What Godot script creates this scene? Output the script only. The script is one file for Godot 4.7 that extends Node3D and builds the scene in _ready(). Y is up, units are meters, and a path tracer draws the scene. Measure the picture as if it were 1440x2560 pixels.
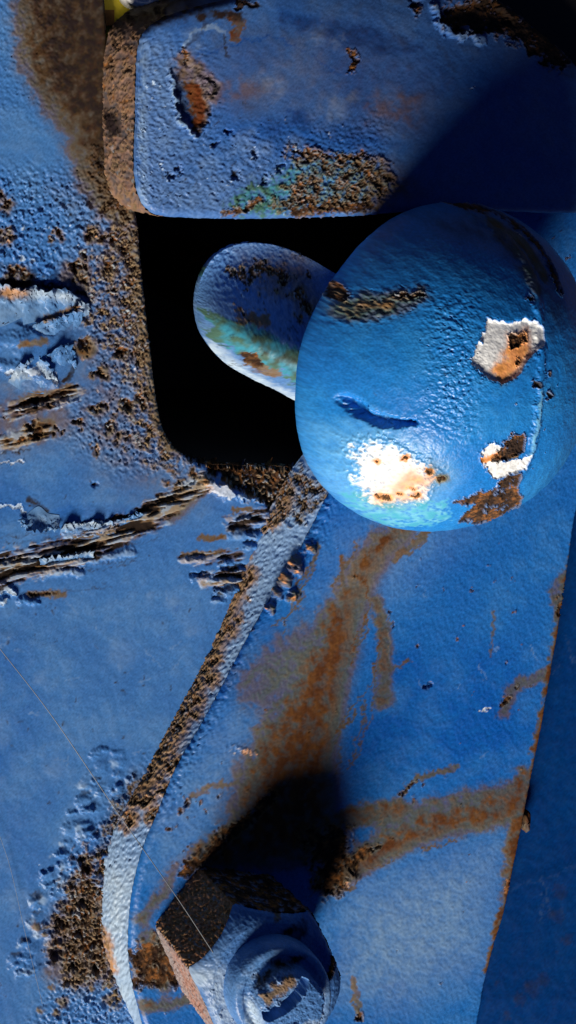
extends Node3D
# A corner of old blue-painted machinery laid out flat (y is up, towards the camera).
# Plan lengths are in tenths of a millimetre (UNIT); heights likewise.

const UNIT := 0.0001
const EYE_X := -400.0
const EYE_Z := 250.0
const EYE_H := 3000.0
const ARM_H := 82.0   # top of the arm over the plate

const R := 0   # bare rust
const S := 1   # ochre rust stain over paint
const G := 2   # dark grease and dirt, also painted shade
const P := 3   # pitting
const L := 4   # pale chips, old white paint
const B := 5   # deep blue paint, also some painted shade
const H := 6   # relief
const T := 7   # turquoise undercoat
const C := 8   # chalky, sun-bleached paint, also painted highlights
const K := 9   # paint torn into streaks
const LAYERS := 10

var nz_big := FastNoiseLite.new()
var nz_mid := FastNoiseLite.new()
var nz_fine := FastNoiseLite.new()
var nz_grain := FastNoiseLite.new()
var nz_pit := FastNoiseLite.new()
var nz_ridge := FastNoiseLite.new()
var ec := Color()
var eh := 0.0
var er := 0.0
var rng := RandomNumberGenerator.new()


class PaintMap:
	var x0 := 0.0
	var y0 := 0.0
	var w := 0
	var h := 0
	var cell := 2.5
	var a: Array = []
	var used: Array = []
	var base := Color(0.1, 0.2, 0.44)
	var deep := Color(0.03, 0.1, 0.34)
	var pale := Color(0.2, 0.33, 0.55)
	var grain := 1.0       # orange-peel relief
	var mottle := 1.0
	var seed_x := 0.0
	var gloss := 0.42
	var shine := 0.32
	var wave := 0.6         # slow unevenness
	var teal_a := Color(0.05, 0.24, 0.32)
	var teal_b := Color(0.05, 0.13, 0.10)
	var stain_a := Color(0.17, 0.085, 0.020)
	var stain_b := Color(0.085, 0.030, 0.009)
	var tear := Vector2(0.975, -0.22)   # run of torn streaks
	var warp := 1.0
	var chalk := Color(0.40, 0.52, 0.66)
	var chip := Color(0.40, 0.52, 0.68)

	func _init(ax: float, ay: float, bx: float, by: float) -> void:
		x0 = ax
		y0 = ay
		w = int((bx - ax) / cell) + 2
		h = int((by - ay) / cell) + 2
		for i in 10:
			a.append(PackedFloat32Array())
			used.append(false)

	func layer(k: int) -> void:
		if not used[k]:
			var f := PackedFloat32Array()
			f.resize(w * h)
			f.fill(0.0)
			a[k] = f
			used[k] = true

	# line of varying half width: strongest value wins (relief adds up)
	func stroke(k: int, pts: Array, hw: float, v: float, soft := 0.5, hw_end := -1.0) -> void:
		layer(k)
		if hw_end < 0.0:
			hw_end = hw
		var n := pts.size() / 2
		var f: PackedFloat32Array = a[k]
		var got := {}
		for s in maxi(1, n - 1):
			var ax: float = pts[2 * s]
			var ay: float = pts[2 * s + 1]
			var e := mini(s + 1, n - 1)
			var bx: float = pts[2 * e]
			var by: float = pts[2 * e + 1]
			var ra := lerpf(hw, hw_end, float(s) / maxf(1, n - 1))
			var rb := lerpf(hw, hw_end, float(e) / maxf(1, n - 1))
			var m := maxf(ra, rb) + cell
			var i0 := clampi(int((minf(ax, bx) - m - x0) / cell), 0, w - 1)
			var i1 := clampi(int((maxf(ax, bx) + m - x0) / cell) + 1, 0, w - 1)
			var j0 := clampi(int((minf(ay, by) - m - y0) / cell), 0, h - 1)
			var j1 := clampi(int((maxf(ay, by) + m - y0) / cell) + 1, 0, h - 1)
			var dx := bx - ax
			var dy := by - ay
			var dd := maxf(dx * dx + dy * dy, 0.001)
			for j in range(j0, j1 + 1):
				var py := y0 + j * cell
				for i in range(i0, i1 + 1):
					var px := x0 + i * cell
					var t := clampf(((px - ax) * dx + (py - ay) * dy) / dd, 0.0, 1.0)
					var ox := px - ax - dx * t
					var oy := py - ay - dy * t
					var r := lerpf(ra, rb, t)
					var d := sqrt(ox * ox + oy * oy)
					if d < r:
						var q := clampf((r - d) / (r * soft + 0.01), 0.0, 1.0)
						var z := v * q * q * (3.0 - 2.0 * q)
						var c := j * w + i
						if k == 6:
							var old: float = got.get(c, 0.0)
							if absf(z) > absf(old):
								f[c] += z - old
								got[c] = z
						else:
							f[c] = maxf(f[c], z)
		a[k] = f

	func area(k: int, pts: Array, v: float, soft := 20.0) -> void:
		layer(k)
		var n := pts.size() / 2
		var lo_x := 1e9
		var lo_y := 1e9
		var hi_x := -1e9
		var hi_y := -1e9
		for s in n:
			lo_x = minf(lo_x, pts[2 * s])
			hi_x = maxf(hi_x, pts[2 * s])
			lo_y = minf(lo_y, pts[2 * s + 1])
			hi_y = maxf(hi_y, pts[2 * s + 1])
		var px := PackedFloat32Array(pts)
		var i0 := clampi(int((lo_x - soft - x0) / cell), 0, w - 1)
		var i1 := clampi(int((hi_x + soft - x0) / cell) + 1, 0, w - 1)
		var j0 := clampi(int((lo_y - soft - y0) / cell), 0, h - 1)
		var j1 := clampi(int((hi_y + soft - y0) / cell) + 1, 0, h - 1)
		var f: PackedFloat32Array = a[k]
		for j in range(j0, j1 + 1):
			var y := y0 + j * cell
			for i in range(i0, i1 + 1):
				var x := x0 + i * cell
				var inside := false
				var best := 1e12
				var bx := px[2 * n - 2]
				var by := px[2 * n - 1]
				for s in n:
					var ax := px[2 * s]
					var ay := px[2 * s + 1]
					if (ay > y) != (by > y) and x < (bx - ax) * (y - ay) / (by - ay) + ax:
						inside = not inside
					var dx := bx - ax
					var dy := by - ay
					var t := clampf(((x - ax) * dx + (y - ay) * dy) / (dx * dx + dy * dy + 0.001), 0.0, 1.0)
					var ox := x - ax - dx * t
					var oy := y - ay - dy * t
					best = minf(best, ox * ox + oy * oy)
					bx = ax
					by = ay
				var d := sqrt(best) * (1.0 if inside else -1.0)
				var q := clampf(0.5 + d / (2.0 * soft), 0.0, 1.0)
				if q > 0.0:
					var z := v * q * q * (3.0 - 2.0 * q)
					var c := j * w + i
					if k == 6:
						f[c] += z
					else:
						f[c] = maxf(f[c], z)
		a[k] = f

	func blob(k: int, x: float, y: float, rad: float, v: float, soft := 0.8) -> void:
		stroke(k, [x, y], rad, v, soft)


func make_noise(n: FastNoiseLite, wave: float, oct: int, seed_n: int) -> void:
	n.noise_type = FastNoiseLite.TYPE_SIMPLEX
	n.seed = seed_n
	n.frequency = 1.0 / wave
	n.fractal_type = FastNoiseLite.FRACTAL_FBM if oct > 1 else FastNoiseLite.FRACTAL_NONE
	n.fractal_octaves = oct


func smooth(a: float, b: float, x: float) -> float:
	var t := clampf((x - a) / (b - a), 0.0, 1.0)
	return t * t * (3.0 - 2.0 * t)


# Paint, rust and relief of a skin at a place on it: leaves colour, relief and roughness in ec, eh, er.
func look(o: PaintMap, x: float, y: float) -> void:
	var sx := x + o.seed_x
	var n1 := nz_big.get_noise_2d(sx, y)
	var n2 := nz_mid.get_noise_2d(sx, y)
	var n3 := nz_fine.get_noise_2d(sx, y)
	var n4 := nz_grain.get_noise_2d(sx, y)
	var m2 := nz_mid.get_noise_2d(sx + 911.0, y - 377.0)
	var m3 := nz_fine.get_noise_2d(sx + 511.0, y + 277.0)
	var wx := (x + (n2 * 9.0 + n3 * 5.0) * o.warp - o.x0) / o.cell
	var wy := (y + (m2 * 9.0 + m3 * 5.0) * o.warp - o.y0) / o.cell
	var i := clampi(int(wx), 0, o.w - 2)
	var j := clampi(int(wy), 0, o.h - 2)
	var fx := clampf(wx - i, 0.0, 1.0)
	var fy := clampf(wy - j, 0.0, 1.0)
	var c0 := j * o.w + i
	var w00 := (1.0 - fx) * (1.0 - fy)
	var w10 := fx * (1.0 - fy)
	var w01 := (1.0 - fx) * fy
	var w11 := fx * fy
	var v := PackedFloat32Array([0, 0, 0, 0, 0, 0, 0, 0, 0, 0])
	for k in LAYERS:
		if o.used[k]:
			var f: PackedFloat32Array = o.a[k]
			v[k] = f[c0] * w00 + f[c0 + 1] * w10 + f[c0 + o.w] * w01 + f[c0 + o.w + 1] * w11
	# paint
	var c := o.base.lerp(o.deep, clampf(0.15 + 0.34 * n1 * o.mottle + v[B] * (0.9 + 0.5 * n2), 0.0, 1.0))
	c = c.lerp(o.pale, clampf(smooth(-0.1, 0.7, 0.5 * n2 - 0.8 * n1) * 0.26 * o.mottle, 0.0, 1.0))
	var speck := 1.0 + 0.16 * n4 + 0.10 * n3
	c = Color(c.r * speck, c.g * speck, c.b * speck)
	var hh := n4 * 0.16 * o.grain + n3 * 0.26 * o.grain + n2 * o.wave + v[H]
	if v[C] > 0.01:
		c = c.lerp(o.chalk, clampf(v[C] * (1.0 + 0.35 * n2 + 0.25 * n3), 0.0, 1.0))
		if v[C] > 1.0:
			c = c.lerp(o.chip, clampf((v[C] - 1.0) * (1.0 + 0.9 * n2 + 0.5 * n3) * 1.6, 0.0, 1.0))
	var rough := o.gloss + 0.1 * n2
	if v[T] > 0.01:
		var tt := smooth(0.25, 0.7, v[T] + 0.3 * n3 + 0.25 * n2)
		c = c.lerp(o.teal_a.lerp(o.teal_b, clampf(0.5 + n2 * 1.2, 0, 1)), tt)
	if v[L] > 0.01:
		var lm := smooth(0.38, 0.62, v[L] + (0.26 * n3 + 0.22 * n2 + 0.06 * n4) * o.warp)
		c = c.lerp(o.chip * (1.0 + 0.25 * n3), lm)
		hh += smooth(0.22, 0.45, v[L] + (0.26 * n3 + 0.22 * n2) * o.warp) * 2.6 - 4.2 * lm
		rough = lerpf(rough, 0.75, lm)
	# ochre stain that soaks the paint
	if v[S] > 0.01:
		var sm := clampf(v[S] * (0.98 + 0.38 * n2 + 0.12 * n3 + 0.2 * m2), 0.0, 1.0)
		var ms := nz_mid.get_noise_2d(sx * 1.25 + y * 0.3 + 77.0, y * 0.42 - x * 0.1)
		var st := o.stain_a.lerp(o.stain_b, clampf(0.45 + 0.65 * ms + 0.15 * m2 + (v[S] - 0.65), 0.0, 1.0))
		# thin stain only filters the paint, thick stain covers it
		var mid := Color(c.r * 1.35 + 0.05, c.g * 0.54 + 0.018, c.b * 0.19 + 0.010)
		st = st * (1.0 + 0.12 * n4 + 0.14 * n3)
		c = c.lerp(mid, sm * 2.0) if sm < 0.5 else mid.lerp(st, sm * 2.0 - 1.0)
		var rim := smooth(0.16, 0.30, sm) * smooth(0.50, 0.34, sm)
		c = c.lerp(Color(0.15, 0.055, 0.012), rim * 0.30)
		rough = lerpf(rough, 0.8, sm)
	# torn streaks: lifted layers, rust in the gaps between them
	if v[K] > 0.02:
		var ru := (x * o.tear.x + y * o.tear.y)
		var rv := (y * o.tear.x - x * o.tear.y)
		var t := nz_mid.get_noise_2d(ru * 0.22 + 333.0, rv * 1.5) * 0.75 + nz_fine.get_noise_2d(ru * 0.16, rv * 1.1) * 0.55
		var k := clampf(v[K] * 1.15 + 0.35 * n2, 0.0, 1.0)
		var gap := smooth(-0.02, -0.20, t - (k - 0.8) * 0.25) * smooth(0.12, 0.5, k)
		var up := smooth(0.06, 0.24, t) * smooth(0.15, 0.5, k)
		var och := smooth(0.16, -0.06, t) * smooth(0.25, 0.75, k)
		c = c.lerp(Color(0.20, 0.115, 0.035).lerp(Color(0.10, 0.05, 0.018), smooth(-0.2, 0.3, m2)), och * 0.75)
		c = c.lerp(Color(0.062, 0.028, 0.011).lerp(Color(0.016, 0.008, 0.006), smooth(0.6, 1.0, gap)), gap)
		c = c.lerp(o.chip.lerp(Color(0.42, 0.34, 0.24), smooth(-0.25, 0.25, m2)), up * 0.55)
		hh += up * 3.0 * k - gap * 4.5 * k
		rough = lerpf(rough, 0.85, maxf(gap, och))
	# pits
	if v[P] > 0.02:
		var pd := nz_pit.get_noise_2d(sx + n3 * 3.0, y + m3 * 3.0) + 1.0
		var open := v[P] + 0.35 * n2
		var pit := smooth(0.30 * open + 0.12, 0.02, pd) * smooth(0.05, 0.3, open)
		hh -= pit * (7.0 + 9.0 * v[P])
		hh += (n3 * 3.6 + nz_ridge.get_noise_2d(sx, y) * 3.0) * v[P]
		var dark := smooth(0.25, 0.8, pit)
		c = c.lerp(Color(0.045, 0.028, 0.018), dark * 0.85)
		rough = lerpf(rough, 0.9, dark)
	# bare rust
	if v[R] > 0.02:
		var rr := v[R] * 1.08 + 0.30 * n3 + 0.52 * n2 + 0.08 * n4
		var rm := smooth(0.44, 0.62, rr)
		var lip := smooth(0.16, 0.42, rr) * (1.0 - rm)
		hh += lip * 2.5
		if rm > 0.0:
			var t := clampf(0.42 + 0.40 * m3 + 0.16 * n4 + 0.75 * m2, 0.0, 1.0)
			var rc := Color(0.020, 0.010, 0.006).lerp(Color(0.080, 0.036, 0.014), smooth(0.1, 0.7, t))
			rc = rc.lerp(Color(0.25, 0.095, 0.022), smooth(0.68, 1.0, t) * 0.85)
			# crumbs of old paint and filler left in the crust
			var crumb := smooth(0.30, 0.62, n3 + 0.35 * n4 + 0.8 * n2 - 0.1) * clampf(v[P] * 1.2, 0.0, 1.0)
			var grit := Color(0.34, 0.24, 0.14).lerp(Color(0.33, 0.40, 0.46), smooth(-0.1, 0.3, m2))
			rc = rc.lerp(grit, crumb)
			c = c.lerp(rc, rm)
			hh += rm * (-2.5 + n3 * 1.6 + n4 * 0.6 + m2 * 3.0 + crumb * 3.0)
			rough = lerpf(rough, 0.95, rm)
		c = c.lerp(Color(0.16, 0.105, 0.045), lip * 0.55)
	if v[G] > 0.01:
		var gm := clampf(v[G] * (1.0 + 0.5 * n2 + 0.18 * n3), 0.0, 1.0)
		c = c.lerp(Color(0.016, 0.011, 0.008), gm)
		rough = lerpf(rough, 0.7, gm)
	ec = Color(clampf(c.r, 0.002, 0.9), clampf(c.g, 0.002, 0.9), clampf(c.b, 0.002, 0.9))
	eh = hh
	er = clampf(rough, 0.2, 1.0)


# ---------------------------------------------------------------- geometry helpers

# the place at height h that shows at (x, y) of the sheet the drawing was measured on
func spot(x: float, y: float, h: float) -> Vector3:
	var k := (EYE_H - h) / EYE_H
	return Vector3(EYE_X + (x - EYE_X) * k, h, EYE_Z + (y - EYE_Z) * k)


func to_world(p: Vector3) -> Vector3:
	return Vector3((p.x - 720.0) * UNIT, p.y * UNIT, (p.z - 1280.0) * UNIT)


# a smooth curve through the points, cut into n evenly long steps
func curve(pts: Array, n: int, closed := false) -> PackedVector2Array:
	var k := pts.size() / 2
	var c: Array[Vector2] = []
	for s in k:
		c.append(Vector2(pts[2 * s], pts[2 * s + 1]))
	var fine := PackedVector2Array()
	var last := k if closed else k - 1
	for s in last:
		var p1 := c[s]
		var p2 := c[(s + 1) % k]
		var p0 := c[(s - 1 + k) % k] if closed or s > 0 else p1 * 2.0 - p2
		var p3 := c[(s + 2) % k] if closed or s + 2 < k else p2 * 2.0 - p1
		for m in 16:
			fine.append(p1.cubic_interpolate(p2, p0, p3, m / 16.0))
	fine.append(c[0] if closed else c[k - 1])
	var run := PackedFloat32Array([0.0])
	for s in range(1, fine.size()):
		run.append(run[s - 1] + fine[s].distance_to(fine[s - 1]))
	var total := run[run.size() - 1]
	var out := PackedVector2Array()
	var at := 0
	for s in n:
		var want := total * s / (n - 1.0)
		while at < fine.size() - 2 and run[at + 1] < want:
			at += 1
		var seg := maxf(run[at + 1] - run[at], 0.0001)
		out.append(fine[at].lerp(fine[at + 1], clampf((want - run[at]) / seg, 0.0, 1.0)))
	return out


# A skinned sheet of nu x nv points: pos are its points, q their places on the skin.
func sheet(called: String, parent: Node3D, o: PaintMap, nu: int, nv: int, pos: PackedVector3Array, q: PackedVector2Array, outward: Vector3, amp := 1.0, around := false, keep := PackedByteArray()) -> MeshInstance3D:
	var n := nu * nv
	var norm := facing(pos, nu, nv, around)
	var sign_sum := 0.0
	for k in range(0, n, 37):
		sign_sum += norm[k].dot(outward)
	var flip := sign_sum < 0.0
	var col := PackedColorArray()
	col.resize(n)
	var rough := PackedByteArray()
	rough.resize(n)
	var whole := keep.is_empty()
	for k in n:
		if not whole and keep[k] == 0:
			continue
		look(o, q[k].x, q[k].y)
		col[k] = ec
		rough[k] = int(er * 255.0)
		pos[k] += norm[k] * (eh * amp * (-1.0 if flip else 1.0))
	norm = facing(pos, nu, nv, around)
	var uv := PackedVector2Array()
	uv.resize(n)
	for j in nv:
		for i in nu:
			var k := j * nu + i
			uv[k] = Vector2((i + 0.5) / nu, (j + 0.5) / nv)
			if flip:
				norm[k] = -norm[k]
	for k in n:
		pos[k] = to_world(pos[k])
	var idx := PackedInt32Array()
	idx.resize((nu - 1) * (nv - 1) * 6)
	var at := 0
	for j in nv - 1:
		for i in nu - 1:
			var a := j * nu + i
			var b := a + nu
			if not whole and (keep[a] == 0 or keep[b] == 0 or keep[a + 1] == 0 or keep[b + 1] == 0):
				continue
			if flip:
				idx[at] = a
				idx[at + 1] = b
				idx[at + 2] = a + 1
				idx[at + 3] = a + 1
				idx[at + 4] = b
				idx[at + 5] = b + 1
			else:
				idx[at] = a
				idx[at + 1] = a + 1
				idx[at + 2] = b
				idx[at + 3] = a + 1
				idx[at + 4] = b + 1
				idx[at + 5] = b
			at += 6
	idx.resize(at)
	var arr := []
	arr.resize(Mesh.ARRAY_MAX)
	arr[Mesh.ARRAY_VERTEX] = pos
	arr[Mesh.ARRAY_NORMAL] = norm
	arr[Mesh.ARRAY_COLOR] = col
	arr[Mesh.ARRAY_TEX_UV] = uv
	arr[Mesh.ARRAY_INDEX] = idx
	var mesh := ArrayMesh.new()
	mesh.add_surface_from_arrays(Mesh.PRIMITIVE_TRIANGLES, arr)
	var m := StandardMaterial3D.new()
	m.vertex_color_use_as_albedo = true
	m.roughness = 1.0
	m.texture_repeat = false
	m.roughness_texture = ImageTexture.create_from_image(Image.create_from_data(nu, nv, false, Image.FORMAT_L8, rough))
	m.metallic_specular = o.shine
	mesh.surface_set_material(0, m)
	var mi := MeshInstance3D.new()
	mi.name = called
	mi.mesh = mesh
	mi.position = -parent.position if parent != self else Vector3.ZERO
	parent.add_child(mi, true)
	return mi


# unit normals of a grid of points (clockwise front)
func facing(pos: PackedVector3Array, nu: int, nv: int, around: bool) -> PackedVector3Array:
	var out := PackedVector3Array()
	out.resize(nu * nv)
	for j in nv:
		var ja := maxi(j - 1, 0) * nu
		var jb := mini(j + 1, nv - 1) * nu
		for i in nu:
			var ia := i - 1
			var ib := i + 1
			if ia < 0:
				ia = nu - 2 if around else 0
			if ib > nu - 1:
				ib = 1 if around else nu - 1
			var du := pos[j * nu + ib] - pos[j * nu + ia]
			var dv := pos[jb + i] - pos[ja + i]
			var c := dv.cross(du)
			var l := c.length()
			out[j * nu + i] = c / l if l > 1e-6 else Vector3.UP
	return out


# a sheet stretched between two curves of nv points
func loft(called: String, parent: Node3D, o: PaintMap, nu: int, a: PackedVector2Array, ha: float, b: PackedVector2Array, hb: float, outward: Vector3, amp := 1.0, round_a := 0.0, round_b := 0.0, edge_h := 0.0, bulge := Vector3.ZERO) -> MeshInstance3D:
	var nv := a.size()
	var pos := PackedVector3Array()
	var q := PackedVector2Array()
	for j in nv:
		var len_uv := maxf(a[j].distance_to(b[j]), 1.0)
		for i in nu:
			var t := i / (nu - 1.0)
			var p2 := a[j].lerp(b[j], t)
			var h := lerpf(ha, hb, t)
			var p := spot(p2.x, p2.y, h)
			if round_a > 0.0:
				var d := clampf(1.0 - t * len_uv / round_a, 0.0, 1.0)
				p.y -= edge_h * (1.0 - sqrt(1.0 - d * d * 0.98))
			if round_b > 0.0:
				var d := clampf(1.0 - (1.0 - t) * len_uv / round_b, 0.0, 1.0)
				p.y -= edge_h * (1.0 - sqrt(1.0 - d * d * 0.98))
			pos.append(p)
			q.append(p2)
	return sheet(called, parent, o, nu, nv, pos, q, outward, amp)


func thing(called: String, label: String, category: String, at: Vector3, group := "") -> Node3D:
	var o := Node3D.new()
	o.name = called
	add_child(o, true)
	o.position = to_world(at)
	o.set_meta("label", label)
	o.set_meta("category", category)
	if group:
		o.set_meta("group", group)
	return o


func box(called: String, parent: Node3D, x0: float, x1: float, h0: float, h1: float, z0: float, z1: float, m: Material) -> MeshInstance3D:
	var b := BoxMesh.new()
	b.size = Vector3(x1 - x0, h1 - h0, z1 - z0) * UNIT
	b.material = m
	var mi := MeshInstance3D.new()
	mi.name = called
	mi.mesh = b
	parent.add_child(mi, true)
	mi.position = to_world(Vector3((x0 + x1) / 2, (h0 + h1) / 2, (z0 + z1) / 2)) - (parent.position if parent != self else Vector3.ZERO)
	return mi


func plain(c: Color, rough: float) -> StandardMaterial3D:
	var m := StandardMaterial3D.new()
	m.albedo_color = c.linear_to_srgb()
	m.roughness = rough
	return m


func scatter(o: PaintMap, k: int, n: int, x0: float, y0: float, x1: float, y1: float, r0: float, r1: float, v: float, soft := 0.7) -> void:
	for s in n:
		var rad := lerpf(r0, r1, pow(rng.randf(), 2.5))
		o.blob(k, rng.randf_range(x0, x1), rng.randf_range(y0, y1), rad, v * rng.randf_range(0.6, 1.0), soft)


# ---------------------------------------------------------------- the scene

func _ready() -> void:
	var cam := Camera3D.new()
	cam.name = "camera"
	cam.projection = Camera3D.PROJECTION_FRUSTUM
	cam.near = 0.02
	cam.far = 100.0
	var per := cam.near / (EYE_H * UNIT)
	cam.size = 2560.0 * UNIT * per
	cam.frustum_offset = Vector2((720.0 - EYE_X) * UNIT, -(1280.0 - EYE_Z) * UNIT) * per
	cam.position = to_world(Vector3(EYE_X, EYE_H, EYE_Z))
	cam.rotation_degrees = Vector3(-90, 0, 0)
	add_child(cam)
	cam.current = true

	var env := Environment.new()
	env.background_mode = Environment.BG_SKY
	var sky_mat := ProceduralSkyMaterial.new()
	sky_mat.sky_top_color = Color(0.22, 0.38, 0.72)
	sky_mat.sky_horizon_color = Color(0.55, 0.66, 0.82)
	sky_mat.sky_curve = 0.2
	sky_mat.ground_bottom_color = Color(0.12, 0.11, 0.1)
	sky_mat.ground_horizon_color = Color(0.35, 0.36, 0.38)
	env.sky = Sky.new()
	env.sky.sky_material = sky_mat
	env.background_energy_multiplier = 0.09
	env.tonemap_mode = Environment.TONE_MAPPER_LINEAR
	env.tonemap_exposure = 1.42
	env.sdfgi_enabled = true
	env.ssao_enabled = true
	env.ssil_enabled = true
	var we := WorldEnvironment.new()
	we.name = "world_environment"
	we.environment = env
	add_child(we)

	var sun := DirectionalLight3D.new()
	sun.name = "sun"
	sun.light_color = Color(1.0, 0.96, 0.9)
	sun.light_energy = 1.35
	sun.light_angular_distance = 22.0
	sun.shadow_enabled = true
	var el := deg_to_rad(30.0)
	var az := deg_to_rad(31.0)
	var to_sun := Vector3(-sin(az) * cos(el), sin(el), cos(az) * cos(el))
	add_child(sun)
	sun.look_at_from_position(to_sun, Vector3.ZERO, Vector3.UP)

	make_noise(nz_big, 210.0, 3, 11)
	make_noise(nz_mid, 46.0, 3, 23)
	make_noise(nz_fine, 15.0, 2, 37)
	make_noise(nz_grain, 6.0, 1, 41)
	make_noise(nz_ridge, 24.0, 2, 59)
	nz_pit.noise_type = FastNoiseLite.TYPE_CELLULAR
	nz_pit.cellular_return_type = FastNoiseLite.RETURN_DISTANCE
	nz_pit.seed = 5
	nz_pit.frequency = 1.0 / 17.0
	rng.seed = 77

	build_ground()
	build_plate()
	build_side_plate()
	build_block()
	build_arm()
	build_pin()
	build_nut()
	build_small()


func build_ground() -> void:
	var g := PlaneMesh.new()
	g.size = Vector2(40, 40)
	g.material = plain(Color(0.05, 0.05, 0.048), 0.95)
	var gm := MeshInstance3D.new()
	gm.name = "ground"
	gm.mesh = g
	gm.position = Vector3(0, -0.13, 0)
	gm.set_meta("kind", "structure")
	add_child(gm)
	# the machine's body under the plates, with a deep slot between its ribs
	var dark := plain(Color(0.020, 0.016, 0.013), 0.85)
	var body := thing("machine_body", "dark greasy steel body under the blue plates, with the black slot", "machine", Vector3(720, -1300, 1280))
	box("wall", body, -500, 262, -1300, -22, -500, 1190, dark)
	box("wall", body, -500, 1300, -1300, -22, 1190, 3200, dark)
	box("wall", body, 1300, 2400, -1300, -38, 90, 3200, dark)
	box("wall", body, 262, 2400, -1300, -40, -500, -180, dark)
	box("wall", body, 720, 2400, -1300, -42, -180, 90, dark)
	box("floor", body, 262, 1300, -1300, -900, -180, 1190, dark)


func build_plate() -> void:
	var o := PaintMap.new(-120, -120, 1000, 2720)
	o.base = Color(0.055, 0.175, 0.44)
	o.deep = Color(0.02, 0.11, 0.38)
	o.pale = Color(0.11, 0.235, 0.47)
	o.grain = 0.5
	o.warp = 0.7
	# dark brown rust-stained strip along the slot
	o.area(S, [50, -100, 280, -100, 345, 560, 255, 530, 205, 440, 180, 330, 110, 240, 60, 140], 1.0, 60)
	o.area(R, [230, 380, 300, 400, 345, 560, 265, 530], 0.6, 30)
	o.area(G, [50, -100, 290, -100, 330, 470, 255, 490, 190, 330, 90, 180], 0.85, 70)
	o.stroke(S, [230, 300, 250, 430, 300, 540], 55, 0.7, 0.9)
	o.area(P, [-100, -100, 160, -100, 160, 300, -100, 300], 0.25, 60)
	o.area(S, [150, 480, 360, 560, 430, 1120, 540, 1220, 420, 1280, 250, 1180, 170, 1060, 200, 800, 200, 640, 240, 560], 0.22, 90)
	o.area(S, [-100, 980, 160, 960, 220, 1080, -100, 1160], 0.3, 60)
	# granular crust down the edge of the slot
	o.area(R, [285, 540, 350, 560, 375, 800, 400, 1040, 450, 1130, 530, 1190, 430, 1190, 345, 1120, 330, 960, 285, 860, 225, 790, 215, 745, 262, 700], 0.50, 44)
	o.area(P, [180, 520, 350, 560, 375, 800, 400, 1040, 470, 1160, 300, 1190, 160, 1090, 250, 950, 190, 800], 0.66, 40)
	o.area(P, [-100, 420, 250, 420, 320, 620, 200, 720, -100, 700], 0.62, 50)
	o.area(P, [150, 1000, 330, 1040, 340, 1130, 200, 1130], 0.6, 40)
	o.stroke(S, [340, 600, 355, 760, 385, 960, 430, 1110], 60, 0.65, 0.9)
	for p in [[250, 590, 26], [170, 680, 34], [60, 690, 26], [10, 590, 18], [300, 640, 30], [140, 590, 14], [215, 640, 18], [250, 940, 14], [300, 880, 22], [260, 1020, 22], [330, 1010, 26], [300, 1080, 26], [150, 1075, 12], [200, 1060, 14], [70, 1075, 26], [230, 1120, 12], [20, 500, 18]]:
		for m in 6:
			var jx: float = p[0] + rng.randf_range(-1.3, 1.3) * p[2]
			var jy: float = p[1] + rng.randf_range(-0.9, 0.9) * p[2]
			var jr: float = p[2] * rng.randf_range(0.25, 0.75)
			o.blob(R, jx, jy, jr, 0.85, 0.8)
			o.blob(S, jx, jy + jr * 0.5, jr * 2.2, 0.5, 0.9)
			o.blob(H, jx, jy, jr, -5, 0.9)
	scatter(o, L, 60, 200, 560, 390, 1150, 3, 9, 0.9)
	scatter(o, L, 26, 20, 560, 260, 700, 4, 12, 0.85)
	scatter(o, H, 70, -40, 460, 330, 700, 5, 16, 7)
	scatter(o, G, 40, -40, 420, 330, 700, 3, 9, 0.9)
	scatter(o, G, 60, 220, 560, 400, 1160, 3, 9, 0.9)
	# peeled sheet at the left: hollow, cracks and painted shadows
	o.area(H, [-100, 690, 60, 700, 200, 715, 240, 760, 225, 800, 160, 790, 100, 760, -100, 745], -9, 14)
	o.stroke(G, [-60, 703, 50, 708, 110, 716, 170, 722, 215, 742], 15, 1.0, 0.6, 9)  # shadow above the lifted paint edge, painted dark
	o.area(R, [-60, 745, 0, 740, 25, 765, 42, 785, 20, 805, -60, 790], 0.9, 8)
	o.stroke(G, [-40, 795, 18, 806, 45, 778], 5, 0.9)
	o.stroke(S, [40, 752, 70, 735], 14, 0.8)
	o.stroke(R, [95, 806, 150, 785, 200, 772], 6, 0.75, 0.7, 4)
	o.blob(R, 208, 855, 26, 0.85)
	o.blob(S, 215, 870, 44, 0.85)
	o.blob(H, 212, 858, 24, -14)
	o.stroke(G, [185, 905, 178, 930, 165, 950], 9, 0.9)  # painted shadow lens beside the hanging flake
	o.blob(R, 250, 930, 14, 0.9)
	o.blob(H, 250, 930, 15, -10)
	o.blob(S, 258, 930, 28, 0.7)
	o.area(H, [40, 850, 110, 830, 190, 840, 170, 960, 140, 985, 60, 960], 6, 30)
	o.stroke(H, [-60, 845, 20, 850, 90, 840], 26, 5, 0.9)
	o.stroke(H, [-60, 905, 60, 918, 140, 960], 20, 6, 0.9)
	o.stroke(H, [60, 800, 130, 815], 26, -7, 0.9)
	o.stroke(S, [55, 860, 110, 852], 16, 0.75, 0.8)
	o.stroke(L, [20, 932, 60, 930, 100, 925], 11, 0.85, 0.6, 18)
	o.stroke(L, [100, 915, 140, 950], 20, 0.95, 0.5, 10)  # white highlight on the flake, painted in
	# rust slots under it
	o.stroke(R, [55, 1012, 110, 998, 165, 985], 9, 0.95, 0.6, 5)
	o.stroke(S, [60, 1005, 180, 975], 26, 0.85, 0.8)
	o.stroke(H, [55, 1012, 110, 998, 165, 985], 10, -12, 0.8)
	o.stroke(G, [85, 1000, 150, 982], 4, 1.0)
	o.stroke(H, [50, 1026, 120, 1018, 190, 1000], 9, 8, 0.9)
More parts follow.
